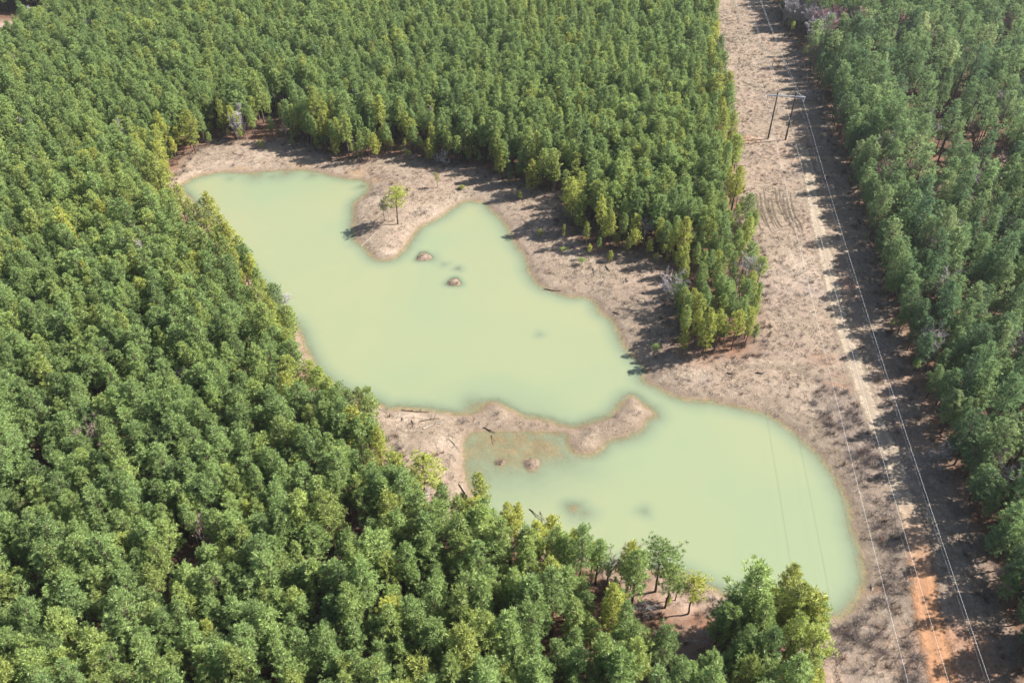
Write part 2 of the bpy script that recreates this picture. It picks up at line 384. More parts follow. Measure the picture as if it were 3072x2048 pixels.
# open (treeless) land, surveyed at ground level or at tree-top level where crowns hide it
OPEN = [D(*p) for p in [(385,425,0),(405,395,0),(440,362,0),(500,335,0),(560,338,0),(640,330,0),(700,345,0),(770,370,0),(830,385,0),(890,362,0),(940,368,0),(1010,382,0),(1080,392,0),(1130,412,0),
(1225,442,0),(1290,462,0),(1295,548,0),(1330,575,0),(1400,592,0),(1470,590,0),(1532,622,0),(1535,690,0),(1548,722,0),(1545,770,0),(1560,812,0),(1640,822,0),(1700,832,0),(1740,815,0),
(1748,745,4),(1750,700,6),(1748,600,6),(1733,530,6),(1703,400,6),(1678,250,6),(1658,140,6),(1635,0,6),(1632,-70,6),(1625,-160,0),(1730,-160,0),(1765,-20,0),(1795,66,0),(1842,130,0),(1862,190,0),(1895,262,0),(1915,340,0),(1950,420,0),(1985,530,0),(2015,640,0),
(2050,760,0),(2092,880,0),(2135,990,0),(2182,1100,0),(2218,1200,0),(2262,1330,0),(2292,1430,0),(2335,1568,0),(2400,1760,0),(1880,1760,0),(1862,1600,0),(1845,1520,0),(1830,1450,0),(1790,1425,0),(1700,1428,0),(1640,1420,0),
(1560,1385,0),(1480,1237,8),(1400,1232,8),(1290,1200,8),(1200,1188,8),(1130,1162,8),(1085,1195,0),(1040,1225,0),(1000,1170,3),(985,1110,8),(940,1062,9),(910,1012,9),(870,952,9),(832,905,9),(800,892,8),(765,885,8),(725,880,4),(698,805,7),
(680,750,6),(655,700,7),(600,642,8),(560,575,8),(500,505,8),(440,465,7),(400,445,4)]]
OPEN = np.array(OPEN)
FPOLY_SD_SEGS = (OPEN, np.roll(OPEN, -1, 0))

def grade(a, b, step, lim):
    v = list(np.arange(a, b + 1e-6, step)); s = step; x = b
    while x < lim: s *= 1.16; x += s; v.append(x)
    s = step; x = a; pre = []
    while x > -lim: s *= 1.22; x -= s; pre.append(x)
    return np.array(pre[::-1] + v)
gx = grade(-120, 110, 0.5, 1500); gy = grade(44, 255, 0.5, 1500)
XX, YY = np.meshgrid(gx, gy); GP = np.stack([XX.ravel(), YY.ravel()], 1)
sd = pond_sd(GP); GZ = height(GP, sd)
opn = inpoly(GP, OPEN) | (sd < 0)
fine = np.all((GP > [-140, 30]) & (GP < [130, 340]), axis=1)
de = np.full(len(GP), 30.0); de[fine] = dist_line(GP[fine], *FPOLY_SD_SEGS)
sde = np.where(opn, de, -de)                                    # >0 open
wgt = np.clip((sde + 2.0 + 1.5 * wob(GP, .6, 5)) / 4.0, 0, 1)[:, None]
def c3(*a): return np.array(a, float)
LITTER = c3(.185, .105, .070); LITTER2 = c3(.30, .155, .095); GRASSC = c3(.42, .33, .242); SAND = c3(.60, .48, .37); CLAY = c3(.52, .27, .16); GREYB = c3(.33, .27, .24); PINK = c3(.50, .36, .28); OCH = c3(.50, .34, .19)
lm = (np.clip(.5 + .6 * wob(GP, .35, 9), 0, 1))[:, None]
colr = (LITTER * (1 - lm) + LITTER2 * lm) * (1 - wgt) + GRASSC * wgt
gm = (np.clip(.5 + .8 * wob(GP, .22, 11), 0, 1))[:, None] * wgt
colr = colr * (1 - .45 * gm) + PINK * .45 * gm
shore = np.clip(1 - np.abs(sd - 1.8) / 3.2, 0, 1)[:, None] * wgt * np.clip(.55 + .6 * wob(GP, .8, 4), 0, 1)[:, None]
colr = colr * (1 - .55 * shore) + SAND * .55 * shore
colr = np.where((sd < 0)[:, None], c3(.52, .36, .235) * (1 + .2 * wob(GP, 1.2, 6))[:, None], colr)
def patch(col, c, u, v, r, k=1.0, ry=None):
    p = G(u, v); ry = ry or r
    q = np.hypot((GP[:, 0] - p[0]) / r, (GP[:, 1] - p[1]) / ry) + .28 * wob(GP, 1.3, u % 7)
    m_ = (np.clip(1.25 - q, 0, 1) ** .8 * k).clip(0, 1)[:, None]
    return col * (1 - m_) + c * m_
for a in [(SAND*1.12,1200,1262,4.2,1,2.4),(SAND*1.1,1228,1272,2.5,1,1.6),(SAND*1.12,1485,1268,1.7,1,.8),(SAND,1330,1340,3,.7,3),(SAND*1.1,1160,762,2.4,.9,1.8),(SAND,1130,610,3,.8,2.5),(SAND,1390,640,2,.6,3),(SAND,1290,640,5,.6,3),
          (SAND,1700,760,3,.6,6),(PINK,1900,1180,3,.8,2),(SAND,2080,1140,4.5,.85,3),(GREYB,2110,1150,2,.6,1.5),(SAND,2240,1180,3,.5,2),(SAND,700,495,7,.6,2),(SAND,800,470,7,.5,2.5),(OCH,1080,525,4,.7,2),(OCH,1130,545,3,.6,2),(OCH,720,509,2.5,.8,.8),(OCH,905,500,3,.7,1),
          (CLAY,855,378,4,.9,2),(CLAY,935,385,3,.6,1.6),(CLAY*1.1,1090,1677,2.3,.9,1.5),(CLAY,1005,1760,2.5,.7,1.5),(CLAY,640,1690,2,.6,1.5),(CLAY,1205,395,6,.5,2),(CLAY,1480,420,5,.4,3),(CLAY,2100,1070,6,.5,4),
          (CLAY*1.2,2245,432,4,.6,2.5),(SAND*1.05,2300,428,5,.5,2),(PINK,2320,470,6,.6,5),(SAND,2400,845,7,.75,7),(SAND*1.08,2390,800,4,.6,5),(GREYB*1.3,2470,890,5,.5,4),(PINK,2530,880,4,.8,6),(CLAY*1.1,2540,870,2.5,.35,4),
          (GREYB,2600,1280,6,.45,12),(SAND,2380,1180,5,.5,2.5),(SAND,2420,1230,3,.6,2),(CLAY,2510,1170,3,.5,3),(CLAY,2460,1090,3,.4,2),(PINK,2350,1060,6,.5,5),(SAND*1.1,2700,1450,3,.7,4),(SAND,2720,1400,2.6,.6,3),
          (CLAY*1.15,2430,1860,1.8,.8,1.6),(CLAY*1.1,2640,1772,3.5,.7,.8),(SAND*1.02,2460,1930,5,.55,3),(PINK*1.1,2500,2010,6,.5,4),(CLAY*1.1,2830,1990,7,.55,5),(CLAY,2900,1960,4,.6,5),(CLAY,2880,1480,4,.4,4),(CLAY,2740,1320,4,.4,4),(CLAY,2710,1140,4,.35,5),
          (SAND*1.1,20,95,12,1,7),(SAND,10,75,8,1,5),(PINK*1.1,2040,1810,5,.8,3),(PINK,1880,1780,3,.6,2),(PINK,2070,1960,3,.7,3),(CLAY,1830,1960,3,.5,2),(GREYB,2310,880,8,.3,9),(SAND,2160,220,6,.5,4),(CLAY,2420,500,5,.4,3),(SAND*1.05,2370,510,5,.5,3),
          (c3(.36,.29,.19),2330,640,4.5,.8,5.5),(c3(.36,.29,.19),2290,660,3,.7,4.5)]:
    colr = patch(colr, a[0], a[1], a[2], a[3], a[4], a[5])
isl = (sd < 0) & (GZ > -.02)
colr[isl] = c3(.40, .31, .235) * (1 + .25 * wob(GP[isl], 3.1, 2))[:, None]
dq = np.clip(1.2 - dist_poly(GP, DAML) / 2.4, 0, 1)[:, None] * np.clip(.6 + .5 * wob(GP, 1.7, 3), .15, 1)[:, None]
colr = colr * (1 - .8 * dq) + c3(.36, .265, .19) * .8 * dq
mq = G(1830, 1285); mm = np.clip(1.3 - np.hypot((GP[:, 0] - mq[0]) / 6.5, (GP[:, 1] - mq[1]) / 3.6), 0, .75)[:, None]
colr = colr * (1 - mm) + c3(.345, .265, .195) * mm
BELT0 = np.array([G(*p) for p in [(2450,1150),(2540,1190),(2600,1300),(2640,1400),(2668,1500),(2705,1620),(2722,1740),(2740,1860),(2770,2000),(2800,2150),(2560,2150),(2500,2000),(2440,1960),(2440,1890),(2560,1870),(2640,1790),(2648,1700),(2622,1600),(2590,1500),(2540,1400),(2470,1290),(2420,1220)]])
bm = inpoly(GP, BELT0)[:, None] * np.clip(.62 + .4 * wob(GP, .6, 3), .1, .9)[:, None]
colr = colr * (1 - .7 * bm) + c3(.29, .235, .20) * .7 * bm
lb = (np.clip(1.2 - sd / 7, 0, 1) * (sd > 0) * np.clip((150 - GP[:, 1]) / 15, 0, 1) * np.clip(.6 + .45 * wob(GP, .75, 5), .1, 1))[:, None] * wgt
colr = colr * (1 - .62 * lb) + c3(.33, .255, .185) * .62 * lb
band = (np.clip(np.sin(np.clip(sd, 0, 9) * 3.4 + 1.2 * wob(GP, .9, 7)), 0, 1) * np.clip(1 - sd / 5, 0, 1) * (sd > .2))[:, None] * wgt
colr = colr * (1 - .28 * band) + c3(.30, .225, .16) * .28 * band
wet = np.clip(1 - np.abs(sd - .05) / .55, 0, 1) * (.75 + .3 * wob(GP, 1.1, 8)) * (sd > -1)
for c, r, z, s in HW:
    q = np.hypot(GP[:, 0] - c[0], GP[:, 1] - c[1]); wet = np.maximum(wet, np.where((q < r + 2) & (sd < 0), np.clip(1 - np.abs(GZ - .0) / .14, 0, 1) * .7, 0))
grassy = np.clip(wgt[:, 0], 0.35, 1) * np.clip(sd / 1.5, .15, 1)
ny, nx = XX.shape
ii = (np.arange(ny - 1)[:, None] * nx + np.arange(nx - 1)[None, :]).ravel()
GF = np.stack([ii, ii + 1, ii + nx + 1, ii + nx], 1)
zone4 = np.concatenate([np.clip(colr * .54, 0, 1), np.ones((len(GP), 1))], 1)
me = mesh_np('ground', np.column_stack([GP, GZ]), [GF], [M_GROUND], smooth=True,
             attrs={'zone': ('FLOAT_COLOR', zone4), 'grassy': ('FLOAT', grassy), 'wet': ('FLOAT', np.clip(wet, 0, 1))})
tag(obj('ground', me), 'pale dry grass, sand and pine litter on the ground', 'ground', kind='structure')

# pond water: one sheet on the same grid
cellin = (sd < 1.0)
fm = cellin[GF].any(1)
used = np.unique(GF[fm]); remap = -np.ones(len(GP), int); remap[used] = np.arange(len(used))
me = mesh_np('pond_water', np.column_stack([GP[used], np.zeros(len(used))]), [remap[GF[fm]]], [M_WATER], smooth=True,
             attrs={'depth': ('FLOAT', np.maximum(-GZ[used], 0))})
tag(obj('water', me), 'milky pale green water of the two-lobed pond', 'pond', kind='structure')

# ------------------------------------------------------------------ dirt road, paths, tyre ruts
def strip(pts, width, res=0.35, lift=.035):
    c = resample(np.array(pts), res, closed=False)
    for _ in range(12): c[1:-1] = (c[:-2] + c[1:-1] * 2 + c[2:]) / 4
    tg = np.gradient(c, axis=0); tg /= np.linalg.norm(tg, axis=1)[:, None]; nn = np.stack([-tg[:, 1], tg[:, 0]], 1)
    wd = np.interp(np.linspace(0, 1, len(c)), np.linspace(0, 1, len(width)), width)
    na = 13; a = np.linspace(-1, 1, na)
    P = c[:, None, :] + nn[:, None, :] * (a[None, :, None] * wd[:, None, None] / 2)
    P2 = P.reshape(-1, 2); z = height(P2) + lift
    A = np.abs(np.tile(a, len(c))); tt = np.repeat(np.linspace(0, 1, len(c)), na)
    endf = np.clip(np.minimum(tt, 1 - tt) * len(c) * res / 3.0, 0, 1)
    edge = np.maximum(A, 1 - endf * .9 - .1 * 0)
    rut = np.exp(-((A - .48) / .17) ** 2)
    i = (np.arange(len(c) - 1)[:, None] * na + np.arange(na - 1)[None, :]).ravel()
    return np.column_stack([P2, z]), np.stack([i, i + 1, i + na + 1, i + na], 1), edge, rut
def road(name, pts, width, mat, label, clayf=None, lift=.035):
    V, F, e, r = strip([G(*p) for p in pts], width, lift=lift)
    cl = np.zeros(len(V)) if clayf is None else clayf(V)
    me = mesh_np(name, V, [F], [mat], smooth=True, attrs={'edge': ('FLOAT', e), 'rut': ('FLOAT', r), 'clay': ('FLOAT', cl)})
    return tag(obj(name, me), label, 'road', kind='structure')
road('dirt_road', [(2400,440),(2424,520),(2432,602),(2449,690),(2469,772),(2485,830),(2500,901),(2519,976),(2538,1041),(2556,1102),(2575,1160),(2610,1252),(2640,1323),(2668,1374),(2684,1428),(2702,1510),(2722,1549),(2742,1617),(2752,1685),(2762,1753),(2772,1821),(2785,1906),(2800,1974),(2822,2048),(2850,2140)],
     [3.4, 3.6, 3.6, 4.2, 4.4, 4.2, 4.0, 4.2, 4.2, 4.6], M_ROAD, 'pale rutted dirt track turning orange at its near end', clayf=lambda V: np.clip((80 - V[:, 1]) / 16, 0, 1))
road('dirt_path', [(2560,1165),(2470,1150),(2408,1128),(2340,1112),(2272,1109),(2215,1118),(2190,1140)], [2.6, 2.0, 1.6, 1.4], M_PATH, 'faint sandy path branching off the track beside the lower pond', lift=.05)
road('track_far', [(2190,-40),(2200,20),(2211,44),(2220,85),(2248,130),(2282,148),(2330,175),(2360,196)], [2.2, 2.4, 2.2, 2.4], M_PATH, 'pale wheel track leading up to the fence', lift=.05)
for o in C.objects:
    if o.name == 'track_far': o.name = 'dirt_path.001'
k = 0
for du in range(11):
    u0 = 2262 + du * 11.5
    jr = np.random.default_rng(du + 5); a0 = jr.uniform(-16, 20); l0 = jr.uniform(.6, 1.15)
    pts = [(u0 - 9, 610 + a0 - 26 * l0), (u0 - 3, 632 + a0), (u0 + 5, 655 + a0), (u0 + 14 + du, 655 + a0 + 30 * l0), (u0 + 27, 655 + a0 + 48 * l0)]
    road('tyre_rut', pts, [.3, .75, .35], M_RUT, 'dark curved tyre rut in the clearing below the poles', lift=.03)
for s_ in (0, 7):
    road('tyre_rut', [(2187 - s_, 1142 + s_), (2180 - s_, 1155 + s_), (2192 - s_, 1168 + s_), (2215, 1177 + s_), (2245, 1182 + s_)], [.3, .35, .3], M_PATH, 'pale hooked tyre track on the bank of the lower pond', lift=.05)

# ------------------------------------------------------------------ tree builders
def unit(v): return v / (np.linalg.norm(v, axis=-1, keepdims=True) + 1e-9)
def kites(C0, A, k, Ls, Wd, rng, up=.25, spread=.75):
    n = len(C0); A2 = unit(A * [1, 1, .3])[:, None, :]
    d = unit(A[:, None, :] * .55 + rng.normal(0, 1, (n, k, 3)) * spread * .7 + np.array([0, 0, up]))
    ln = Ls * rng.uniform(.65, 1.15, (n, k, 1))
    nt_ = A2 * .65 + np.array([0, 0, .75]) + rng.normal(0, .42, (n, k, 3))
    s = unit(np.cross(d, nt_)) * Wd * rng.uniform(.7, 1.2, (n, k, 1))
    c = C0[:, None, :] + d * ln * .06
    V = np.stack([c, c + d * ln * .6 + s, c + d * ln, c + d * ln * .6 - s], 2).reshape(-1, 3)
    F = np.arange(n * k * 4).reshape(-1, 4)
    return V, F
def pine(seed, h=11., cb=3.6, R=1.9, dens=1.0, blades=13, kind='young', lean=0.25):
    rng = np.random.default_rng(seed); mb = MB()
    n = 9; zs = np.linspace(-.3, h * .97, n); ph = rng.uniform(0, 6.28)
    bend = lean * (np.clip(zs, 0, None) / h) ** 1.6
    axis = np.column_stack([bend * np.cos(ph) + .05 * rng.normal(0, 1, n), bend * np.sin(ph) + .05 * rng.normal(0, 1, n), zs])
    r0 = .013 * h + (.03 if kind == 'young' else .05)
    mb.tube(axis, r0 * (1 - .88 * (np.clip(zs, 0, None) / h)) , 7)
    def ax(z): return np.array([np.interp(z, zs, axis[:, 0]), np.interp(z, zs, axis[:, 1]), z])
    TC = []; TA = []
    z = cb; step = .42 if kind == 'young' else .55
    azo = rng.uniform(0, 6.28)
    lump = rng.uniform(.72, 1.25, 12)
    while z < h - .1:
        t = (z - cb) / (h - cb)
        if kind == 'young': prof = (1 - t ** 2.7) ** .75 * min(1, .6 + 1.5 * t)
        else: prof = (1 - t ** 2.6) ** .7 * min(1, .45 + 2.0 * t)
        nb = rng.integers(4, 7)
        for b in range(nb):
            az = azo + b * 6.283 / nb + rng.uniform(-.4, .4)
            ln = R * prof * rng.uniform(.6, 1.2) * lump[int((az % 6.283) / 6.283 * 12) % 12]
            if ln < .2: ln = .2
            if kind == 'tall' and rng.random() < .22: continue
            el = rng.uniform(.15, .5) + .5 * t
            d = np.array([math.cos(az) * math.cos(el), math.sin(az) * math.cos(el), math.sin(el)])
            p0 = ax(z); p1 = p0 + d * ln * .6; p2 = p0 + d * ln + np.array([0, 0, .06 * ln])
            mb.tube([p0, p1, p2], [.035, .022, .008], 3)
            m = max(1, int(ln / .34 * dens))
            for q in range(m):
                s = 1 - (q / m) * .72
                side = rng.normal(0, 1, 3) * .2 * ln * (1 - s + .3)
                TC.append(p0 + (p2 - p0) * s + side); TA.append(d)
        z += step * rng.uniform(.8, 1.2); azo += 2.4
    for q in range(5): TC.append(ax(h * .97) + rng.normal(0, .16, 3) + [0, 0, .1]); TA.append(np.array([0, 0, 1.]))
    TC = np.array(TC); TA = np.array(TA)
    V, F = kites(TC, TA, blades, .39 if kind == 'young' else .48, .027 if kind == 'young' else .034, rng)
    return mb.arrays(), (V, [F])

def bare(seed, h=8., spread=3., trunk=.25, twigs=1.0, nl=5, tw_w=.017):
    rng = np.random.default_rng(seed); mb = MB(); TW = []
    def grow(p, d, ln, r, lev):
        n = 4; pts = [p]; dd = d
        for i in range(n):
            dd = unit(dd + rng.normal(0, .13, 3) + np.array([0, 0, .06])); pts.append(pts[-1] + dd * ln / n)
        mb.tube(pts, np.linspace(r, r * .45, n + 1), 5 if lev == 0 else 3)
        if lev >= 3:
            return
        kk = [nl + 1, 5, 4][lev]
        for i in range(kk):
            f = rng.uniform(.3, 1) if lev else rng.uniform(trunk, .95)
            j = min(n - 1, int(f * n)); q = pts[j] + (pts[j + 1] - pts[j]) * (f * n - j)
            az = rng.uniform(0, 6.28); side = unit(np.cross(dd, [math.cos(az), math.sin(az), .3]))
            nd = unit(dd * .75 + side * rng.uniform(.45, .95) * (spread / h * 2.2) + np.array([0, 0, .12]))
            grow(q, nd, ln * rng.uniform(.42, .66) if lev else ln * rng.uniform(.38, .62), r * .5 * (1 - .4 * f), lev + 1)
        if lev >= 1:
            for i in range(int(26 * twigs)): 
                f = rng.uniform(.15, 1); j = min(n - 1, int(f * n)); q = pts[j] + (pts[j + 1] - pts[j]) * (f * n - j)
                TW.append((q, unit(dd + rng.normal(0, .55, 3) + np.array([0, 0, .15])), rng.uniform(.3, .9)))
    grow(np.array([0, 0, -.2]), np.array([rng.normal(0, .06), rng.normal(0, .06), 1.]), h * .72, .011 * h + .03, 0)
    P = np.array([a for a, _, _ in TW]); Dd = np.array([b for _, b, _ in TW]); Ls = np.array([c for _, _, c in TW])[:, None]
    s = unit(np.cross(Dd, rng.normal(0, 1, Dd.shape))) * tw_w
    V = np.stack([P + s, P - s, P + Dd * Ls], 1).reshape(-1, 3)
    tw = (V, [np.arange(len(V)).reshape(-1, 3)])
    return mb.arrays(), tw

def shrub(seed, h=1.3, n=46, wd=.014, leafy=0):
    rng = np.random.default_rng(seed)
    az = rng.uniform(0, 6.28, n); rr = rng.uniform(0, .5, n)
    P = np.column_stack([rr * .5 * np.cos(az), rr * .5 * np.sin(az), np.zeros(n) - .05])
    d = unit(np.column_stack([np.cos(az) * rr * 1.6, np.sin(az) * rr * 1.6, rng.uniform(.6, 1.2, n)]) + rng.normal(0, .2, (n, 3)))
    ln = h * rng.uniform(.5, 1.1, (n, 1)); s = unit(np.cross(d, rng.normal(0, 1, (n, 3)))) * wd
    mid = P + d * ln * .5; V = [np.stack([P - s, P + s, P + d * ln], 1).reshape(-1, 3)]
    for q in range(3):
        f = rng.uniform(.35, .9, (n, 1)); d2 = unit(d + rng.normal(0, .5, (n, 3))); P2 = P + d * ln * f
        V.append(np.stack([P2 - s * .7, P2 + s * .7, P2 + d2 * ln * .4], 1).reshape(-1, 3))
    V = np.concatenate(V); return V, np.arange(len(V)).reshape(-1, 3)
def grass(seed, n=22, h=.34, wd=.022, spread=.28):
    rng = np.random.default_rng(seed)
    az = rng.uniform(0, 6.28, n); rr = np.sqrt(rng.uniform(0, 1, n)) * spread
    P = np.column_stack([rr * np.cos(az), rr * np.sin(az), np.zeros(n) - .03])
    d = unit(np.column_stack([np.cos(az) * .5, np.sin(az) * .5, np.full(n, .7)]) + rng.normal(0, .45, (n, 3)) * [1, 1, .4])
    ln = h * rng.uniform(.5, 1.2, (n, 1)); s = unit(np.cross(d, rng.normal(0, 1, (n, 3)))) * wd
    V = np.stack([P - s, P + s, P + d * ln], 1).reshape(-1, 3)
    return V, np.arange(len(V)).reshape(-1, 3)

# ------------------------------------------------------------------ stuff instancing (geometry nodes)
def stuff(name, sources, P, rot, scl, idx, tint, label, cat, tilt=None):
    col = bpy.data.collections.new(name + ' sources')
    for i, me in enumerate(sources):
        o = bpy.data.objects.new('%s source %02d' % (name, i), me); col.objects.link(o)
    n = len(P); me = bpy.data.meshes.new(name); me.vertices.add(n)
    me.vertices.foreach_set('co', np.ascontiguousarray(P, dtype=np.float32).ravel())
    R = np.zeros((n, 3)); R[:, 2] = rot
    if tilt is not None: R[:, :2] = tilt
    for k_, typ, arr in (('rot', 'FLOAT_VECTOR', R), ('scl', 'FLOAT_VECTOR', scl), ('tint', 'FLOAT', tint)):
        a = me.attributes.new(k_, typ, 'POINT'); a.data.foreach_set('vector' if typ != 'FLOAT' else 'value', np.ascontiguousarray(arr, dtype=np.float32).ravel())
    a = me.attributes.new('pick', 'INT', 'POINT'); a.data.foreach_set('value', np.asarray(idx, dtype=np.int32))
    o = obj(name, me)
    g = bpy.data.node_groups.new(name + ' scatter', 'GeometryNodeTree')
    g.interface.new_socket('Geometry', in_out='INPUT', socket_type='NodeSocketGeometry')
    g.interface.new_socket('Geometry', in_out='OUTPUT', socket_type='NodeSocketGeometry')
    gi = g.nodes.new('NodeGroupInput'); go = g.nodes.new('NodeGroupOutput')
    iop = g.nodes.new('GeometryNodeInstanceOnPoints'); ci = g.nodes.new('GeometryNodeCollectionInfo')
    ci.inputs['Collection'].default_value = col; ci.inputs['Separate Children'].default_value = True; ci.inputs['Reset Children'].default_value = True
    iop.inputs['Pick Instance'].default_value = True
    def na(nm, dt):
        q = g.nodes.new('GeometryNodeInputNamedAttribute'); q.data_type = dt; q.inputs['Name'].default_value = nm; return q.outputs[0]
    g.links.new(gi.outputs[0], iop.inputs['Points']); g.links.new(ci.outputs[0], iop.inputs['Instance'])
    g.links.new(na('pick', 'INT'), iop.inputs['Instance Index'])
    e2r = g.nodes.new('FunctionNodeEulerToRotation'); g.links.new(na('rot', 'FLOAT_VECTOR'), e2r.inputs[0]); g.links.new(e2r.outputs[0], iop.inputs['Rotation'])
    g.links.new(na('scl', 'FLOAT_VECTOR'), iop.inputs['Scale']); g.links.new(iop.outputs[0], go.inputs[0])
    md = o.modifiers.new('scatter', 'NODES'); md.node_group = g
    return tag(o, label, cat, kind='stuff')

def fuse(parts, name):
    """[(V, [faces], mat)] -> one mesh with several materials"""
    Vs = []; Fs = []; mi = []; n = 0; mats = []
    for i, (V, F, m) in enumerate(parts):
        mats.append(m); Vs.append(V)
        for f in F: Fs.append(np.asarray(f) + n); mi.append(np.full(len(f), i))
        n += len(V)
    return mesh_np(name, np.concatenate(Vs), Fs, mats, midx=np.concatenate(mi))

NV = 12
YV = []; TV = []
for i in range(NV):
    rr = np.random.default_rng(100 + i)
    YV.append(pine(200 + i, h=rr.uniform(9.8, 11.6), cb=rr.uniform(3.0, 5.2), R=rr.uniform(1.35, 1.95), dens=1.25, blades=20))
for i in range(6):
    rr = np.random.default_rng(300 + i)
    TV.append(pine(320 + i, h=rr.uniform(14.5, 16.5), cb=rr.uniform(6.5, 8.5), R=rr.uniform(2.5, 3.1), dens=.9, blades=21, kind='tall', lean=.5))
for i in range(7):
    rr = np.random.default_rng(400 + i)
    TV.append(pine(420 + i, h=rr.uniform(13.5, 15.5), cb=rr.uniform(2.6, 4.2), R=rr.uniform(2.4, 2.9), dens=.95, blades=21, kind='mid', lean=.4))
def treemeshes(pre, S, nm):
    tr = [mesh_np(pre + ' trunk', a[0], a[1], [M_BARK], smooth=True) for a, b in S]
    cr = [mesh_np(pre + ' crown', b[0], b[1], [nm]) for a, b in S]
    fu = [fuse([(a[0], a[1], M_BARK), (b[0], b[1], nm)], pre + ' whole') for a, b in S]
    return tr, cr, fu
YT, YC, YF = treemeshes('young pine', YV, M_PINE)
TT, TCm, TF = treemeshes('mature pine', TV, M_TALL)

def tree_thing(name, me_t, me_c, x, y, z, rz, sc, tint, label, cat, group=None):
    e = bpy.data.objects.new(name, None); C.objects.link(e); e.empty_display_size = .5
    e.location = (x, y, z); e.rotation_euler = (0, 0, rz); e.scale = sc
    tag(e, label, cat, group)
    t = bpy.data.objects.new('trunk', me_t); C.objects.link(t); t.parent = e
    c = bpy.data.objects.new('crown', me_c); C.objects.link(c); c.parent = e; c['tint'] = float(tint)
    return e

# ------------------------------------------------------------------ tree positions
def grid_pts(x0, x1, y0, y1, s, jit, ang, rng, s2=None):
    R_ = max(x1 - x0, y1 - y0); A, B = np.meshgrid(np.arange(-R_, R_, s), np.arange(-R_, R_, s2 or s))
    A = A + rng.uniform(-jit, jit, A.shape); B = B + rng.uniform(-jit, jit, B.shape)
    ca, sa = math.cos(ang), math.sin(ang); X = A * ca - B * sa + (x0 + x1) / 2; Y = A * sa + B * ca + (y0 + y1) / 2
    P = np.column_stack([X.ravel(), Y.ravel()])
    return P[(P[:, 0] > x0) & (P[:, 0] < x1) & (P[:, 1] > y0) & (P[:, 1] < y1)]
rng = np.random.default_rng(11)
# dividing line between plantation (left) and mature mixed wood (right): the right edge of the clearing
RIGHT = np.array([D(*p) for p in [(1700,-500,0),(1765,-20,0),(1842,130,0),(1915,340,0),(1985,530,0),(2050,760,0),(2135,990,0),(2218,1200,0),(2292,1430,0),(2400,1760,0)]])
def rightside(P): return P[:, 0] > np.interp(P[:, 1], RIGHT[::-1, 1], RIGHT[::-1, 0])
GAPS = [(D(1560,1400), 5.4), (D(1500,1365), 3.8), (D(1615,1430),4.2), (D(1480,1500), 3.2), (D(10,102),13.), (D(8,125),9.), (D(1575,1530),3.0), (D(1400,1400),2.4), (D(830,1290), 3.0), (D(120,1130), 3.2), (D(20,75), 20.), (D(1140,1530),2.4), (D(770,1350),2.2),
        (D(540,640),1.5), (D(230,620), 3.0), (D(660,290), 4.0), (D(1690,1450), 2.2), (D(1250,1240), 1.8), (D(480,1310),2.2), (D(105,1250),2.6), (D(850,1120),1.8), (D(1540,1545),2.4), (D(1300,1480),1.8),(D(740,1180),2.0),(D(330,395),3.0),(D(250,640),2.0)]
Pp = grid_pts(-260, 200, 30, 430, 2.6, .85, .59, rng, 2.25); Pp = Pp[~rightside(Pp + [9, 0])]
keep = ~inpoly(Pp, OPEN) & (pond_sd(Pp) > .8) & (rng.random(len(Pp)) < .93)
for c, r in GAPS: keep &= np.hypot(Pp[:, 0] - c[0], Pp[:, 1] - c[1]) > r * rng.uniform(.75, 1.15, len(Pp))
Pp = Pp[keep]
_e = dist_line(Pp, OPEN, np.roll(OPEN, -1, 0)); Pp = Pp[~((_e < 7) & (Pp[:, 1] > 140) & (Pp[:, 0] > -90) & (Pp[:, 0] < 62) & (rng.random(len(Pp)) < .42))]
sap = grid_pts(-130, 125, 40, 330, 1.7, .8, .2, rng); sap = sap[pond_sd(sap) > 1.2]
ed_s = dist_line(sap, OPEN, np.roll(OPEN, -1, 0)); in_s = inpoly(sap, OPEN)
sap = sap[((in_s & (ed_s < 1.5) & (rng.random(len(sap)) < .06)) | (~in_s & (ed_s < 4.0) & (rng.random(len(sap)) < .28))) & ~rightside(sap)]
n_main = len(Pp); Pp = np.vstack([Pp, sap])
P3 = grid_pts(20, 330, 30, 470, 3.45, 1.3, .1, rng); P3 = P3[rightside(P3)]
keep = ~inpoly(P3, OPEN) & (rng.random(len(P3)) < .93)
TGAPS = [(D(2290,100), 5.), (D(2080,300),4.), (D(2180,330),5.), (D(2250,430), 5.), (D(2010,400),3.), (D(1990,90),3.), (D(2330,500),4.), (D(2150,280),4), (D(1850,110), 15.)]
for c, r in TGAPS: keep &= np.hypot(P3[:, 0] - c[0], P3[:, 1] - c[1]) > r * rng.uniform(.7, 1.1, len(P3))
keep &= ~((P3[:, 1] > 165) & (P3[:, 1] < 275) & (P3[:, 0] > 98 + .12 * (P3[:, 1] - 165)) & (rng.random(len(P3)) < .38))
P3 = P3[keep]
EL = resample(np.array([D(*p) for p in [(1900,250,0),(1918,340,0),(1953,420,0),(1988,530,0),(2018,640,0),(2053,760,0),(2095,880,0),(2138,990,0),(2185,1100,0),(2221,1200,0),(2265,1330,0),(2296,1430,0),(2340,1568,0),(2385,1700,0)]]), 2.35, closed=False)
EL = EL + rng.normal(0, .55, EL.shape) + [1.0, 0]
d_ = np.array([np.hypot(*(P3 - q).T).min() for q in EL]); P3 = np.vstack([P3, EL[(d_ > 1.3) & (rng.random(len(EL)) < np.where(EL[:, 1] > 165, .62, .97))]])
def frame_mask(P, z=6., m=70):
    u, v, d = proj(np.column_stack([P, np.full(len(P), z)])); return (u > -m) & (u < 3072 + m) & (v > -m) & (v < 2048 + m), d
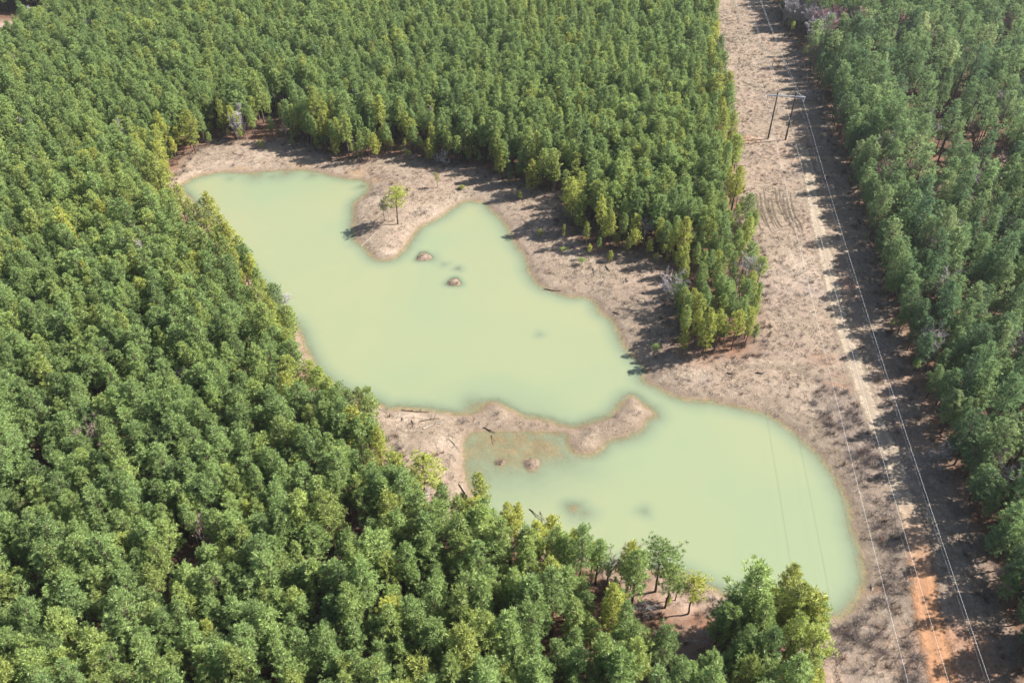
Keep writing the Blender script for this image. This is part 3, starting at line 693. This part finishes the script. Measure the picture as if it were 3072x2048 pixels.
def edge_d(P):
    out = np.full(len(P), 40.); nr = np.all((P > [-150, 30]) & (P < [140, 340]), axis=1); out[nr] = dist_line(P[nr], *FPOLY_SD_SEGS); return out

def lay_forest(P, kind):
    n = len(P); ed = edge_d(P); z = height(P); r = np.random.default_rng(21 if kind == 'young' else 22)
    big = wob(P, .045, 3); 
    if kind == 'young':
        tint = np.clip(.50 + .10 * big + r.normal(0, .12, n) + np.where((ed < 4.5) & (r.random(n) < .6), .35, 0) + (r.random(n) < .02) * .3, 0, 1)
        sc = np.clip(1 + .06 * big + r.normal(0, .14, n), .5, 1.3); sc = sc * np.where(ed < 4, r.uniform(.68, 1.05, n), 1) 
        wd = r.uniform(.85, 1.22, n)
        cw = D(1640, 700); sc = sc * (1 - .32 * np.exp(-(np.hypot(P[:, 0] - cw[0], P[:, 1] - cw[1]) / 20) ** 2))
    else:
        tint = np.clip(.42 + .15 * big + r.normal(0, .22, n), 0, 1)
        far = np.clip((P[:, 1] - 120) / 80, 0, 1)
        sc = np.clip(r.normal(.72 + .16 * far, .15, n), .36, 1.15); sc = np.where(ed < 3.6, np.maximum(sc, .62) * r.uniform(.82, 1.08, n) * np.where(P[:, 1] < 112, .88, .93), sc); wd = r.uniform(.82, 1.12, n) * np.where(sc < .7, 1.12, 1)
    return z, tint, sc, wd, ed
GREENS = ['deep green', 'mid green', 'yellow-green']
def tname(t): return GREENS[0] if t < .36 else GREENS[1] if t < .68 else GREENS[2]

z, tint, sc, wd, ed = lay_forest(Pp, 'young'); sc[n_main:] = rng.uniform(.16, .5, len(sap)); wd[n_main:] *= 1.25; fm_, dep = frame_mask(Pp)
fm_[n_main:] = False
order = np.argsort(np.where(fm_, dep, 1e9))[:300]; ind = np.zeros(len(Pp), bool); ind[order] = True
vi = rng.integers(0, NV, len(Pp)); rz = rng.uniform(0, 6.28, len(Pp))
u_, v_, _ = proj(np.column_stack([Pp, np.full(len(Pp), 6.)]))
for i in np.nonzero(ind)[0]:
    x = u_[i]
    y = v_[i]; row = 'at the very bottom edge' if y > 1960 else 'near the bottom edge' if y > 1800 else 'a few rows up' if y > 1620 else 'well up from the bottom'
    where = ('in the lower left corner' if x < 320 else 'right of the lower left corner' if x < 640 else 'below the left bank' if x < 960 else
             'below the left clearing' if x < 1280 else 'left below the lower pond' if x < 1600 else 'below the middle of the lower pond' if x < 1900 else 'below the near shore' if x < 2150 else 'beside the brushy clearing')
    where = row + ', ' + where
    lab = '%s%s pine %s' % ('small ' if sc[i] < .85 else 'tall ' if sc[i] > 1.06 else 'broad ' if wd[i] > 1.08 else 'narrow ' if wd[i] < .95 else '', tname(tint[i]), where)
    tree_thing('pine_tree', YT[vi[i]], YC[vi[i]], Pp[i, 0], Pp[i, 1], z[i], rz[i], (sc[i] * wd[i], sc[i] * wd[i], sc[i]), tint[i], lab, 'pine tree', 'plantation pines around the pond')
q = ~ind
stuff('pine_forest', YF, np.column_stack([Pp[q], z[q]]), rz[q], np.column_stack([sc[q] * wd[q], sc[q] * wd[q], sc[q]]), vi[q], tint[q],
      'dense green pine plantation surrounding the pond', 'pine forest')
z, tint, sc, wd, ed = lay_forest(P3, 'tall'); fm_, dep = frame_mask(P3)
order = np.argsort(np.where(fm_, dep, 1e9))[:300]; ind = np.zeros(len(P3), bool); ind[order] = True
ptall = np.where(ed < 5, .05, np.clip((P3[:, 1] - 150) / 40, .08, .7))
vi = np.where(rng.random(len(P3)) < ptall, rng.integers(0, 6, len(P3)), rng.integers(6, 13, len(P3))); rz = rng.uniform(0, 6.28, len(P3))
u_, v_, _ = proj(np.column_stack([P3, np.full(len(P3), 6.)]))
for i in np.nonzero(ind)[0]:
    y = v_[i]; e_ = 'on the wood edge' if ed[i] < 4 else 'behind the wood edge' if ed[i] < 9 else 'at the photo right edge' if u_[i] > 2930 else 'in mid wood' if u_[i] < 2780 else 'deep in the wood'
    yy = 'in the bottom right corner' if y > 1700 else 'opposite the near pond end' if y > 1450 else 'opposite the widest lower pond' if y > 1250 else 'opposite the channel' if y > 1050 else 'opposite the upper pond' if y > 850 else 'opposite the ruts'
    hh = 'short ' if sc[i] < .62 else 'tall ' if sc[i] > .8 else ''
    ww = 'broad ' if wd[i] > 1.03 else 'narrow ' if wd[i] < .9 else ''
    lab = '%s%s%s pine %s %s' % (hh, ww, tname(tint[i]), e_, yy)
    tree_thing('woodland_pine', TT[vi[i]], TCm[vi[i]], P3[i, 0], P3[i, 1], z[i], rz[i], (sc[i] * wd[i], sc[i] * wd[i], sc[i]), tint[i], lab, 'pine tree', 'pines of the wood right of the track')
q = ~ind
stuff('mixed_forest', TF, np.column_stack([P3[q], z[q]]), rz[q], np.column_stack([sc[q] * wd[q], sc[q] * wd[q], sc[q]]), vi[q], tint[q],
      'tall mixed pine wood filling the upper right beyond the power line', 'forest')

# ------------------------------------------------------------------ hero trees
HERO = [((110,1545),1240,.3,1.05,'very large old pine crown at the left edge above a dark gap','big'),
 ((60,1400),1120,.4,1.0,'large pale green pine at the left edge behind the whitish dead tree','big'),
 ((640,1600),1440,.5,1.25,'broad rounded pine towering over the lower plantation','y'),
  # (base u,v),(top v),tint,width,label
 ((1194,676),560,.92,1.35,'lone yellow-green pine standing on the sandy point in the pond','lone'),
 ((1154,669),600,.08,.85,'slender dark pine beside the lone pine on the sandy point','lone'),
 ((1313,569),517,.90,.8,'little yellow pine on the grassy neck of the sandy point','lone'),
 ((1530,562),490,.05,.9,'dense dark green cedar-like pine at the edge of the shadowed bank','y'),
 ((1593,590),480,.98,1.15,'yellow pine at the shadowed notch between the two bays of the pond','y'),
 ((1500,545),430,.92,1.0,'tall yellow-green pine left of the dark cedar-like pine','y'),
 ((2038,945),850,.30,1.75,'round spreading green pine on the right bank of the pond','y'),
 ((2045,1066),980,1.0,1.1,'bright yellow pine at the tip of the wood above the channel','y'),
 ((2105,1075),925,.95,1.0,'bright yellow pine behind the tip of the wood above the channel','y'),
 ((1690,722),670,1.0,.7,'tiny yellow pine at the left corner of the shadowed bank','y'),
 ((1765,782),732,1.0,.8,'small umbrella-shaped yellow pine on the right bank','lone'),
 ((1900,780),690,.95,.9,'thin yellow pine on the right bank beside the small umbrella-shaped one','lone'),
 ((1998,800),757,1.0,.9,'small bright yellow pine at the inner corner of the right bank','y'),
 ((1279,1532),1378,.90,1.35,'broad yellow-green pine with bare lower branches beside the left clearing','lone'),
 ((2062,1846),1735,1.0,1.15,'yellow-green pine with leaning bare trunk on the near shore','lone'),
 ((1995,1828),1700,.6,1.1,'airy pine with long bare trunk on the near shore left of the yellow one','lone'),
 ((1965,1775),1630,.45,1.2,'rounded green pine over the near shore of the lower pond','lone'),
 ((2225,1935),1715,.55,1.35,'large green pine at the near tip of the lower pond','y'),
 ((2330,1945),1740,.85,1.25,'tall yellow-green pine at the right of the near tip cluster','y'),
 ((2375,1960),1780,1.0,1.15,'bright yellow pine leaning over the near end of the pond','y'),
 ((2160,1925),1790,.1,1.1,'dark bushy pine left of the large green pine at the near tip','y'),
 ((545,460),375,.95,1.2,'yellow pine at the upper left corner of the pond','y'),
 ((500,535),420,1.0,1.25,'yellow-green pine beside the left tip of the pond','y'),
 ((460,520),410,.95,1.3,'yellow pine behind the left tip of the pond','y'),
 ((590,470),330,.9,1.2,'tall yellow-green pine on the upper left bank','y'),
 ((730,440),385,.85,.9,'young yellow pine above the pale upper bank','lone'),
 ((1010,480),405,.98,1.1,'yellow pine overhanging the dark upper bank','y'),
 ((1130,485),400,1.0,1.25,'bushy yellow pine on the far bank of the upper pond','y'),
 ((1290,495),415,1.0,1.2,'yellow pine at the upper edge of the grassy neck','y'),
 ((2470,1975),1955,1.0,.9,'tiny yellow pine seedling in the brushy clearing','y'),
 ((2385,2050),1890,.8,1.0,'pine with bare leaning trunk at the bottom of the brushy clearing','lone'),
]
for _i, (_u, _v, _h, _n) in enumerate([(1620,715,2.6,'on the shadowed bank'),(1745,800,2.2,'at the middle of the right bank'),(1830,792,3.4,'on the right bank behind the umbrella-shaped pine'),(1965,800,3.2,'in front of the middle wood'),(1560,603,2.8,'under the dark cedar-like pine'),(1470,500,3.5,'at the treeline above the second bay'),
    (1405,480,2.5,'at the treeline right of the grassy neck'),(1225,486,3.6,'at the treeline left of the grassy neck'),(880,446,3.0,'on the upper bank below the red soil patch'),(960,462,2.6,'on the upper bank beside the dark shadow'),(785,452,3.2,'on the pale upper bank'),(1690,760,1.6,'low on the right bank'),(1385,570,1.3,'at the base of the grassy neck'),(1965,1062,2.4,'left of the tip of the wood above the channel')]):
    _b = G(_u, _v, .6); _t = proj(np.array([[_b[0], _b[1], .6 + _h]]))[1][0]
    HERO.append(((_u, _v), float(_t), [.9, .6, 1.0, .75][_i % 4], 1.25, 'small young pine ' + _n, ['y', 'lone'][_i % 2]))
LONE = {}
def lone_mesh(i, cbf, R, dens):
    a, b = pine(700 + i, h=10., cb=10 * cbf, R=R, dens=dens, blades=22, lean=.3)
    return mesh_np('lone trunk', a[0], a[1], [M_BARK], smooth=True), mesh_np('lone crown', b[0], b[1], [M_PINE])
def top_height(b, v):
    y = (v - 1024) / FPX; cz = -(SP + y * CP); cy = CP - y * SP
    return CAMH + b[1] / cy * cz
for i, (bp, tv, ti, wdh, lab, st) in enumerate(HERO):
    b = G(*bp, .6); zz = float(height(b[None])[0]); h_ = top_height(b, tv) - zz
    if st == 'big':
        a_, b_ = pine(760 + i, h=h_, cb=h_ * .38, R=3.9, dens=1.1, blades=20, kind='mid', lean=.5)
        tree_thing('pine_tree', mesh_np('lone trunk', a_[0], a_[1], [M_BARK], smooth=True), mesh_np('lone crown', b_[0], b_[1], [M_PINE]), b[0], b[1], zz, i * 1.3, (wdh, wdh, 1), ti, lab, 'pine tree'); continue
    mt, mc = lone_mesh(i, {'lone': .48, 'thin': .62, 'y': .22}[st], {'lone': 2.3, 'thin': 1.0, 'y': 1.75}[st], {'lone': .95, 'thin': .6, 'y': 1.15}[st])
    s = h_ / 10.2; tree_thing('pine_tree', mt, mc, b[0], b[1], zz, i * 1.3, (max(s, .35) * wdh, max(s, .35) * wdh, s), ti, lab, 'pine tree')

# bare trees
BV = []
for i in range(6):
    BV.append(bare(500 + i, h=8, spread=[2.2, 3.2, 4.0, 2.6, 3.6, 3.0][i], trunk=[.3, .1, .08, .35, .15, .25][i], twigs=1.6, nl=[6, 7, 8, 6, 7, 6][i]))
for i in range(3): BV.append(bare(560 + i, h=8, spread=[1.7, 2.2, 1.9][i], trunk=.2, twigs=2.6, nl=8, tw_w=.04))
def bare_meshes(mat, tmat):
    out = []
    for a, b in BV: out.append((mesh_np('bare trunk', a[0], a[1], [mat], smooth=True), mesh_np('bare twigs', b[0], b[1], [tmat])))
    return out
BM = {'grey': bare_meshes(M_GREY, M_TWIG), 'brown': bare_meshes(M_BROWN, M_TWIGB), 'red': bare_meshes(M_GREY, M_TWIGR)}
def bare_thing(u, v, h_, wd_, kindc, var, lab, group=None):
    b = G(u, v, .5); zz = float(height(b[None])[0]); mt, mc = BM[kindc][6 + var % 3 if v < 600 and h_ > 6.5 else var % 6]; s = h_ / 8
    e = tree_thing('bare_tree', mt, mc, b[0], b[1], zz, u * .37, (s * wd_, s * wd_, s), .5, lab, 'bare tree', group)
    return e
BARE = [(415,522,7.5,1.3,'grey',2,'pale grey leafless tree with spreading limbs left of the pond tip'),
(340,828,7,1.0,'grey',1,'pale grey leafless tree in the plantation left of the upper pond'),
(842,963,6,1.3,'grey',2,'leafless tree leaning over the water on the left bank'),
(946,1146,4,1.2,'brown',1,'small leafless tree on the strip of bank left of the pond middle'),
(2190,1925,6.5,1.6,'grey',2,'broad grey leafless tree in deep shade at the near tip'),
(2120,1935,3,1.5,'red',4,'low reddish leafless bush left of the broad grey leafless tree'),
(2270,1930,3,1.6,'red',1,'low reddish leafless bush right of the broad grey leafless tree'),
(212,1345,4.5,1.5,'brown',4,'reddish brown leafless thicket in a gap of the plantation'),
(68,1430,8.5,.8,'grey',0,'whitish dead tree near the left edge of the plantation'),
(1212,1610,7,.8,'brown',3,'brown leafless tree in the plantation below the left clearing'),
(629,1662,4,1.5,'grey',4,'grey leafless thicket in the lower plantation'),
(1786,1730,6,1.1,'grey',5,'grey dead tree among the pines of the near shore'),
(1930,1850,5,1.4,'grey',4,'grey leafless thicket in the gap on the near shore'),
(1530,1690,7,1.1,'grey',0,'pale leafless tree at the near left shore of the lower pond'),
(1415,1860,7,1.1,'brown',5,'brown half-dead tree in the lower plantation'),
(1282,1545,4.5,1.5,'grey',4,'tangle of grey bare branches beside the left clearing'),
(2663,425,7,1.5,'grey',4,'grey leafless tree in the wood right of the poles'),
(2622,110,12,1.1,'red',3,'red budding tree in the far right wood'),
(2561,130,8,1.1,'red',5,'smaller reddish budding tree in the far right wood'),
(2800,120,10,1.1,'brown',3,'brown leafless tree in the upper right wood'),
(3040,200,10,1.2,'grey',0,'grey leafless tree near the right edge of the wood'),
(2078,60,9,1.4,'grey',4,'grey leafless tree at the top of the plantation edge'),
(2041,225,9,1.1,'grey',3,'grey leafless tree at the plantation edge left of the clearing'),
(2146,335,9,1.2,'grey',2,'large grey leafless tree at the plantation edge across from the poles'),
(2092,350,8,1.1,'brown',5,'brown leafless tree behind the plantation edge across from the poles'),
(2197,905,5,1.5,'grey',4,'grey leafless thicket in the wood between pond and clearing'),
(1930,745,6,1.1,'grey',3,'thin grey leafless tree on the right bank'),
(2020,560,7,1.0,'brown',3,'brown leafless tree inside the middle wood'),
(1167,669,6.2,.35,'brown',0,'thin leafless sapling between the two pines on the sandy point'),
(1340,505,4,1.3,'grey',1,'grey bush of bare twigs above the grassy neck'),
(1312,500,3.4,1.5,'grey',4,'pale twiggy bush at the top of the grassy neck'),
(860,430,4.5,1.0,'grey',3,'pale leafless sapling on the upper bank'),
(720,440,8,.6,'grey',0,'pale slanting bare trunk at the upper left bank'),
(1065,470,4.5,1.0,'grey',0,'pale leafless sapling at the dark upper bank'),
(505,400,6,1.4,'brown',4,'brownish leafless tree left of the upper bank'),
(640,790,6,.8,'grey',5,'twiggy leafless tree leaning at the left shore crowns'),
(2790,1400,5,1.2,'grey',1,'grey leafless tree at the wood edge right of the track'),
(2960,1790,5.5,1.2,'brown',3,'brown leafless tree at the lower right wood edge'),
(2440,310,4,1.4,'grey',4,'low grey bush beside the right pole'),
(2415,452,2.6,1.6,'brown',4,'low brown bush in front of the power poles')]
for a in BARE: bare_thing(*a)
gi = 0
gq = np.random.default_rng(55)
for (u, v, h_, k_) in [(2345, 88, 9, 'grey'), (2372, 96, 11, 'grey')] + [(2350 + 130 * a + 10 * b, 20 + 190 * b * (.35 + .65 * a), 9.5 + 2.5 * c, 'red' if a > .72 or b < .12 else 'grey') for a, b, c in gq.random((34, 3))]:
    bare_thing(u, v, h_, 1.2, k_, gi, 'tall %s leafless tree in the cluster at the top right of the clearing' % ('pinkish' if k_ == 'red' else 'grey'), 'leafless trees at the top right of the clearing'); gi += 1

br = np.random.default_rng(77)
cand = grid_pts(60, 260, 50, 335, 15, 6, .3, br); cand = cand[rightside(cand) & ~inpoly(cand, OPEN)]; uu, vv, _ = proj(np.column_stack([cand, np.full(len(cand), .5)]))
for (x_, y_), u1, v1 in zip(cand, uu, vv):
    if not (0 < u1 < 3120 and -20 < v1 < 2040): continue
    kc = ['grey', 'grey', 'brown', 'red'][br.integers(0, 4)] if y_ > 150 else ['grey', 'brown'][br.integers(0, 2)]
    bare_thing(u1, v1, br.uniform(8, 12) if y_ > 150 else br.uniform(7, 10), 1.2, kc, int(br.integers(0, 6)),
               '%s leafless tree among pines %s the right wood' % ({'grey': 'grey', 'brown': 'brown', 'red': 'pinkish'}[kc], 'in the far part of' if y_ > 210 else 'halfway up' if y_ > 120 else 'in the near part of'), 'leafless trees scattered in the right wood')
cand = grid_pts(-190, 80, 60, 335, 26, 11, .2, br); cand = cand[~rightside(cand) & ~inpoly(cand, OPEN)]; cand = cand[(pond_sd(cand) > 2)]; uu, vv, _ = proj(np.column_stack([cand, np.full(len(cand), .5)]))
for (x_, y_), u1, v1 in zip(cand, uu, vv):
    if not (-20 < u1 < 2300 and -20 < v1 < 2040): continue
    kc = ['grey', 'brown'][br.integers(0, 2)]
    bare_thing(u1, v1, br.uniform(8, 10.5), 1.0, kc, int(br.integers(0, 6)), '%s leafless tree half hidden in the plantation %s' % (kc, 'far behind the pond' if y_ > 220 else 'level with the upper pond' if y_ > 130 else 'in the lower left'), 'leafless trees hidden in the plantation')
# ------------------------------------------------------------------ ground cover
gr = np.random.default_rng(33)
def scatter(n, x0, x1, y0, y1): return np.column_stack([gr.uniform(x0, x1, n), gr.uniform(y0, y1, n)])
ROADL = np.array([G(*p) for p in [(2400,440),(2424,520),(2432,602),(2449,690),(2469,772),(2485,830),(2500,901),(2519,976),(2538,1041),(2575,1160),(2610,1252),(2640,1323),(2668,1374),(2684,1428),(2702,1510),(2722,1549),(2742,1617),(2762,1753),(2785,1906),(2822,2048),(2850,2140)]])
P = scatter(190000, -95, 125, 44, 330); P = P[inpoly(P, OPEN)]; s_ = pond_sd(P); P = P[s_ > .5]; s_ = s_[s_ > .5]
rd = dist_poly(P, ROADL); k_ = (rd > 1.7) | (gr.random(len(P)) < .12); k_ &= gr.random(len(P)) < np.clip(.55 + .5 * wob(P, .5, 2), .15, 1)
k_ &= (s_ > 2.2) | (gr.random(len(P)) < .45)
P = P[k_]
ip = [c + (r * 1.0 + .25) * np.sqrt(gr.random((16, 1))) * np.column_stack([np.cos(t_ := gr.uniform(0, 6.28, 16)), np.sin(t_)]) for c, r, z_, s__ in HW if z_ > .1]
ip = np.concatenate(ip); ip = ip[height(ip) > .06]; P = np.vstack([P, ip])
GM = []
for i in range(5):
    V, F = grass(60 + i, n=20, h=[.28, .34, .42, .5, .25][i]); GM.append(mesh_np('grass tuft', V, [F], [M_GRASS]))
n = len(P); ss = gr.uniform(.6, 1.4, n)
stuff('dry_grass', GM, np.column_stack([P, height(P)]), gr.uniform(0, 6.28, n), np.column_stack([ss, ss, ss * gr.uniform(.6, 1.2, n)]), gr.integers(0, 5, n), np.full(n, .5), 'dry straw-coloured grass on the open banks and clearing', 'grass')
# brush: belt between lower pond and track, bottom clearing, under trees, edges
SM = []
for i in range(4): V, F = shrub(80 + i, n=42); SM.append(mesh_np('brush shrub', V, [F], [M_BRUSH]))
for i in range(2): V, F = shrub(90 + i, n=50, h=1.0, wd=.02); SM.append(mesh_np('leaf shrub', V, [F], [M_LEAF]))
belt = np.array([G(*p) for p in [(2450,1150),(2540,1190),(2600,1300),(2640,1400),(2668,1500),(2705,1620),(2722,1740),(2740,1860),(2770,2000),(2800,2100),(2560,2100),(2500,2000),(2440,1960),(2440,1890),(2560,1870),(2640,1790),(2648,1700),(2622,1600),(2590,1500),(2540,1400),(2470,1290),(2420,1220)]])
A = scatter(9000, 20, 75, 40, 125); A = A[inpoly(A, belt)]; A = A[gr.random(len(A)) < np.clip(.45 + .6 * wob(A, .55, 3), .05, .95)]
A = A[dist_poly(A, ROADL) > 2.2]
B = scatter(42000, -130, 130, 40, 340); eb = edge_d(B); inn = inpoly(B, OPEN)
B = B[(pond_sd(B) > .9) & (((~inn) & (gr.random(len(B)) < .5)) | (inn & (eb < 2.6) & (gr.random(len(B)) < .85)) | (inn & (gr.random(len(B)) < .035)))]
B = B[dist_poly(B, ROADL) > 2.0]
P = np.vstack([A, B]); n = len(P); ss = gr.uniform(.5, 1.25, n) * np.r_[np.full(len(A), 1.15), np.full(len(B), .95)]
pk = np.where(gr.random(n) < np.r_[np.full(len(A), .12), np.full(len(B), .35)], gr.integers(4, 6, n), gr.integers(0, 4, n))
stuff('brush', SM, np.column_stack([P, height(P)]), gr.uniform(0, 6.28, n), np.column_stack([ss, ss, ss * gr.uniform(.5, 1.0, n)]), pk, np.full(n, .5), 'grey-brown leafless brush beside the track and under the trees', 'brush')

# ------------------------------------------------------------------ driftwood and fallen branches
LOGS = [((1083,735),(1155,690),.07,'w','long white fallen branch across the sandy point'),((1100,742),(1118,728),.05,'w','short white stick at the lower shore of the sandy point'),
((1633,864),(1684,871),.13,'d','brown log lying along the right shore'),((1816,809),(1829,826),.14,'d','short dark log on the right bank'),((1778,815),(1787,834),.10,'d','thin dark stick standing on the right bank'),
((1840,937),(1861,946),.12,'d','small dark log near the right shore'),((1876,846),(1883,858),.12,'d','dark stub of wood on the grey brushy bank'),((1860,858),(1882,853),.07,'w','pale thin stick beside the dark stub of wood'),
((1117,1218),(1166,1236),.10,'w','pale branch at the left end of the dam'),((1206,1228),(1287,1236),.13,'d','long dark log along the dam waterline'),((1260,1269),(1319,1257),.11,'d','thin dark pole lying on the left clearing, nearer the water'),
((1270,1293),(1332,1270),.13,'w','pale pole lying on the left clearing below the thin dark one'),((1206,1258),(1213,1270),.09,'d','short dark stick on the white sand patch'),((1236,1265),(1246,1294),.08,'d','thin dark stick below the white sand patch'),
((1451,1279),(1487,1296),.12,'d','dark log across the dam'),((1349,1320),(1383,1354),.08,'w','curved grey branch on the shore of the small bay'),((1376,1452),(1424,1522),.10,'d','long leaning dead branch at the lower left bay'),
((1384,1462),(1418,1512),.08,'w','pale dead branch beside the long leaning one at the lower left bay'),((1588,1522),(1638,1566),.08,'d','dark branch sticking out of the water near the near shore'),((1620,1530),(1634,1560),.05,'d','thin twig sticking out of the water near the near shore'),
((1474,1302),(1486,1330),.05,'d','short twig in the shallow bay'),((2425,1896),(2440,1932),.08,'d','bare dark stick in the brushy clearing'),((2615,1770),(2622,1748),.06,'w','pale stick at the near end of the pond'),
((1508,646),(1540,633),.09,'w','pale branch on the shadowed shore'),((700,470),(735,478),.09,'d','dark branch on the upper left bank'),((2180,1128),(2196,1133),.18,'d','dark lump of wood above the hooked tyre track'),
((2268,1127),(2288,1131),.2,'d','dark pile of wood beside the sandy path'),((890,1092),(905,1076),.07,'d','dark snag on the left bank')]
for i, (a, b, r, c, lab) in enumerate(LOGS):
    rr = np.random.default_rng(900 + i); A_, B_ = G(*a, .3), G(*b, .3); n = 7
    Q = A_[None] + (B_ - A_)[None] * np.linspace(0, 1, n)[:, None] + rr.normal(0, .06, (n, 2)) * np.linalg.norm(B_ - A_) / 4
    zz = np.maximum(height(Q), .0) + r * .8 + np.linspace(0, .25, n) * (.2 if r > .1 else 1)
    pts = np.column_stack([Q, zz]); ctr = pts[0].copy(); mb = MB(); mb.tube(pts - ctr, np.linspace(r, r * .35, n), 7, cap=True)
    for q in range(3 if r < .12 else 2):
        j = rr.integers(2, n - 1); d_ = unit(np.r_[unit(B_ - A_) * .8, .35] + rr.normal(0, .5, 3)); d_[2] = abs(d_[2]); ln = rr.uniform(.4, 1.1)
        mb.tube([pts[j] - ctr, pts[j] - ctr + d_ * ln * .5, pts[j] - ctr + d_ * ln + [0, 0, .05]], [r * .45, r * .3, r * .12], 5)
    tag(obj('driftwood' if c == 'w' else 'fallen_branch', mb.mesh('fallen branch', M_WOOD if c == 'w' else M_DARKLOG), loc=ctr), lab, 'fallen branch')

# ------------------------------------------------------------------ H-frame power poles and lines
YAW = math.radians(8.0); LD = np.array([math.sin(YAW), math.cos(YAW)]); PD = np.array([math.cos(YAW), -math.sin(YAW)])
MID = (G(2303.5, 417.5, 1.2) + G(2355.5, 423, 1.2)) / 2; MZ = float(height(MID[None])[0])
def v3(p2, z): return np.array([p2[0], p2[1], z])
e = bpy.data.objects.new('power_pole_frame', None); C.objects.link(e); e.location = v3(MID, MZ)
tag(e, 'wooden H-frame power pole pair with pale crossarm in the clearing', 'power pole')
PT = 15.0 - MZ; AZ = 13.7 - MZ
for s_ in (-1, 1):
    mb = MB(); p = v3(PD * s_ * 2.35, 0)
    mb.tube([p + [0, 0, -.3], p + [0, 0, PT * .5], p + [0, 0, PT]], [.24, .20, .15], 14, cap=True)
    pole = obj('pole', mb.mesh('pole', M_POLE), e)
    mb = MB(); mb.tube([p + [0, 0, PT], p + [0, 0, PT + .12]], [.12, .06], 8, cap=True)
    obj('pole_cap', mb.mesh('pole cap', M_ARM), pole)
mb = MB()
for o_ in (-.2, .2): mb.box(v3(LD * o_, AZ), v3(PD, 0) * 5.0, v3(LD, 0) * .05, [0, 0, .11])
obj('crossarm', mb.mesh('crossarm', M_ARM, smooth=False), e)
for s_ in (-1, 1):
    for a_, b_ in ((2.35, 4.6), (2.35, .3)):
        mb = MB(); mb.tube([v3(PD * s_ * a_, PT - .15), v3(PD * s_ * b_, AZ + .1)], [.035, .035], 6)
        obj('arm_brace', mb.mesh('arm brace', M_ARM), e)
for s_ in (-1, 0, 1):
    mb = MB(); p = v3(PD * s_ * 4.7, AZ - .1); zs = np.linspace(0, 1.15, 24); rr = np.where(np.arange(24) % 3 == 1, .13, .045)
    mb.tube([p - [0, 0, q] for q in zs], rr, 12, cap=True)
    ins = obj('insulator', mb.mesh('insulator', M_INS), e)
    mb = MB(); mb.tube([p - [0, 0, 1.15] - v3(LD, 0) * .3, p - [0, 0, 1.22] , p - [0, 0, 1.15] + v3(LD, 0) * .3], [.04, .06, .04], 8, cap=True)
    obj('clamp', mb.mesh('clamp', M_ARM), ins)
def line(off, z0, zmin, r, label, name):
    P0 = MID + PD * off; ys = np.linspace(-274, 274, 110); span = 274.; pts = []
    for s in ys:
        t = abs(s) / span; zz = zmin + (z0 - zmin) * (2 * t - 1) ** 2
        pts.append(v3(P0 + LD * s, zz))
    pts = np.array(pts); c = v3(P0, z0); mb = MB(); mb.tube(pts - c, np.full(len(pts), r * .54) if r > .019 else np.interp(ys, [-274, 0, 20, 274], [.002, .003, .011, .016]), 6)
    tag(obj(name, mb.mesh(name, M_WIRE), loc=c), label, 'power line', 'lines strung on the H-frame poles')
for off, lab in ((-4.7, 'left pale conductor of the power line, nearest the pond'), (0, 'middle pale conductor of the power line, over the dirt track'), (4.7, 'right pale conductor of the power line, over the shaded wood edge')):
    line(off, 12.42, 8.2, .0195, lab, 'power_line')
for off, lab in ((-2.35, 'thin upper wire running from the left pole top'), (2.35, 'thin upper wire running from the right pole top')):
    line(off, 15.1, 11.8, .012, lab, 'shield_wire')

# fence across the clearing
FP = [(2317,199.5),(2336,197),(2360,200),(2385,201),(2410,202),(2416,226),(2424,248)]
FW = [G(*p, 1.2) for p in FP]; fz = height(np.array(FW)); e = bpy.data.objects.new('wire_fence', None); C.objects.link(e); c0 = v3(FW[0], fz[0]); e.location = c0
tag(e, 'short run of dark fence posts with pale rails at the edge of the clearing', 'fence')
for p, z_ in zip(FW, fz):
    mb = MB(); b = v3(p, z_) - c0; mb.tube([b - [0, 0, .2], b + [0, 0, 1.5]], [.12, .10], 8, cap=True); obj('post', mb.mesh('post', M_POLE), e)
for h_ in (.7, 1.3):
    mb = MB(); mb.tube([v3(p, z_ + h_) - c0 for p, z_ in zip(FW[1:], fz[1:])], [.03] * (len(FW) - 1), 5); obj('rail', mb.mesh('rail', M_ARM), e)

# ------------------------------------------------------------------ thin haze
m, t = newmat('thin haze'); pv = N(t, 'ShaderNodeVolumePrincipled'); pv.inputs['Density'].default_value = 0.00008
pv.inputs['Color'].default_value = (0.90, 0.95, 1.0, 1); pv.inputs['Anisotropy'].default_value = 0.2
o = N(t, 'ShaderNodeOutputMaterial'); L(t, pv.outputs[0], o.inputs['Volume'])
mb = MB(); mb.box([0, 0, 50], [1800, 0, 0], [0, 1800, 0], [0, 0, 54])
tag(obj('haze', mb.mesh('haze', m, smooth=False)), 'thin pale haze in the air over the woods', 'haze', kind='stuff')
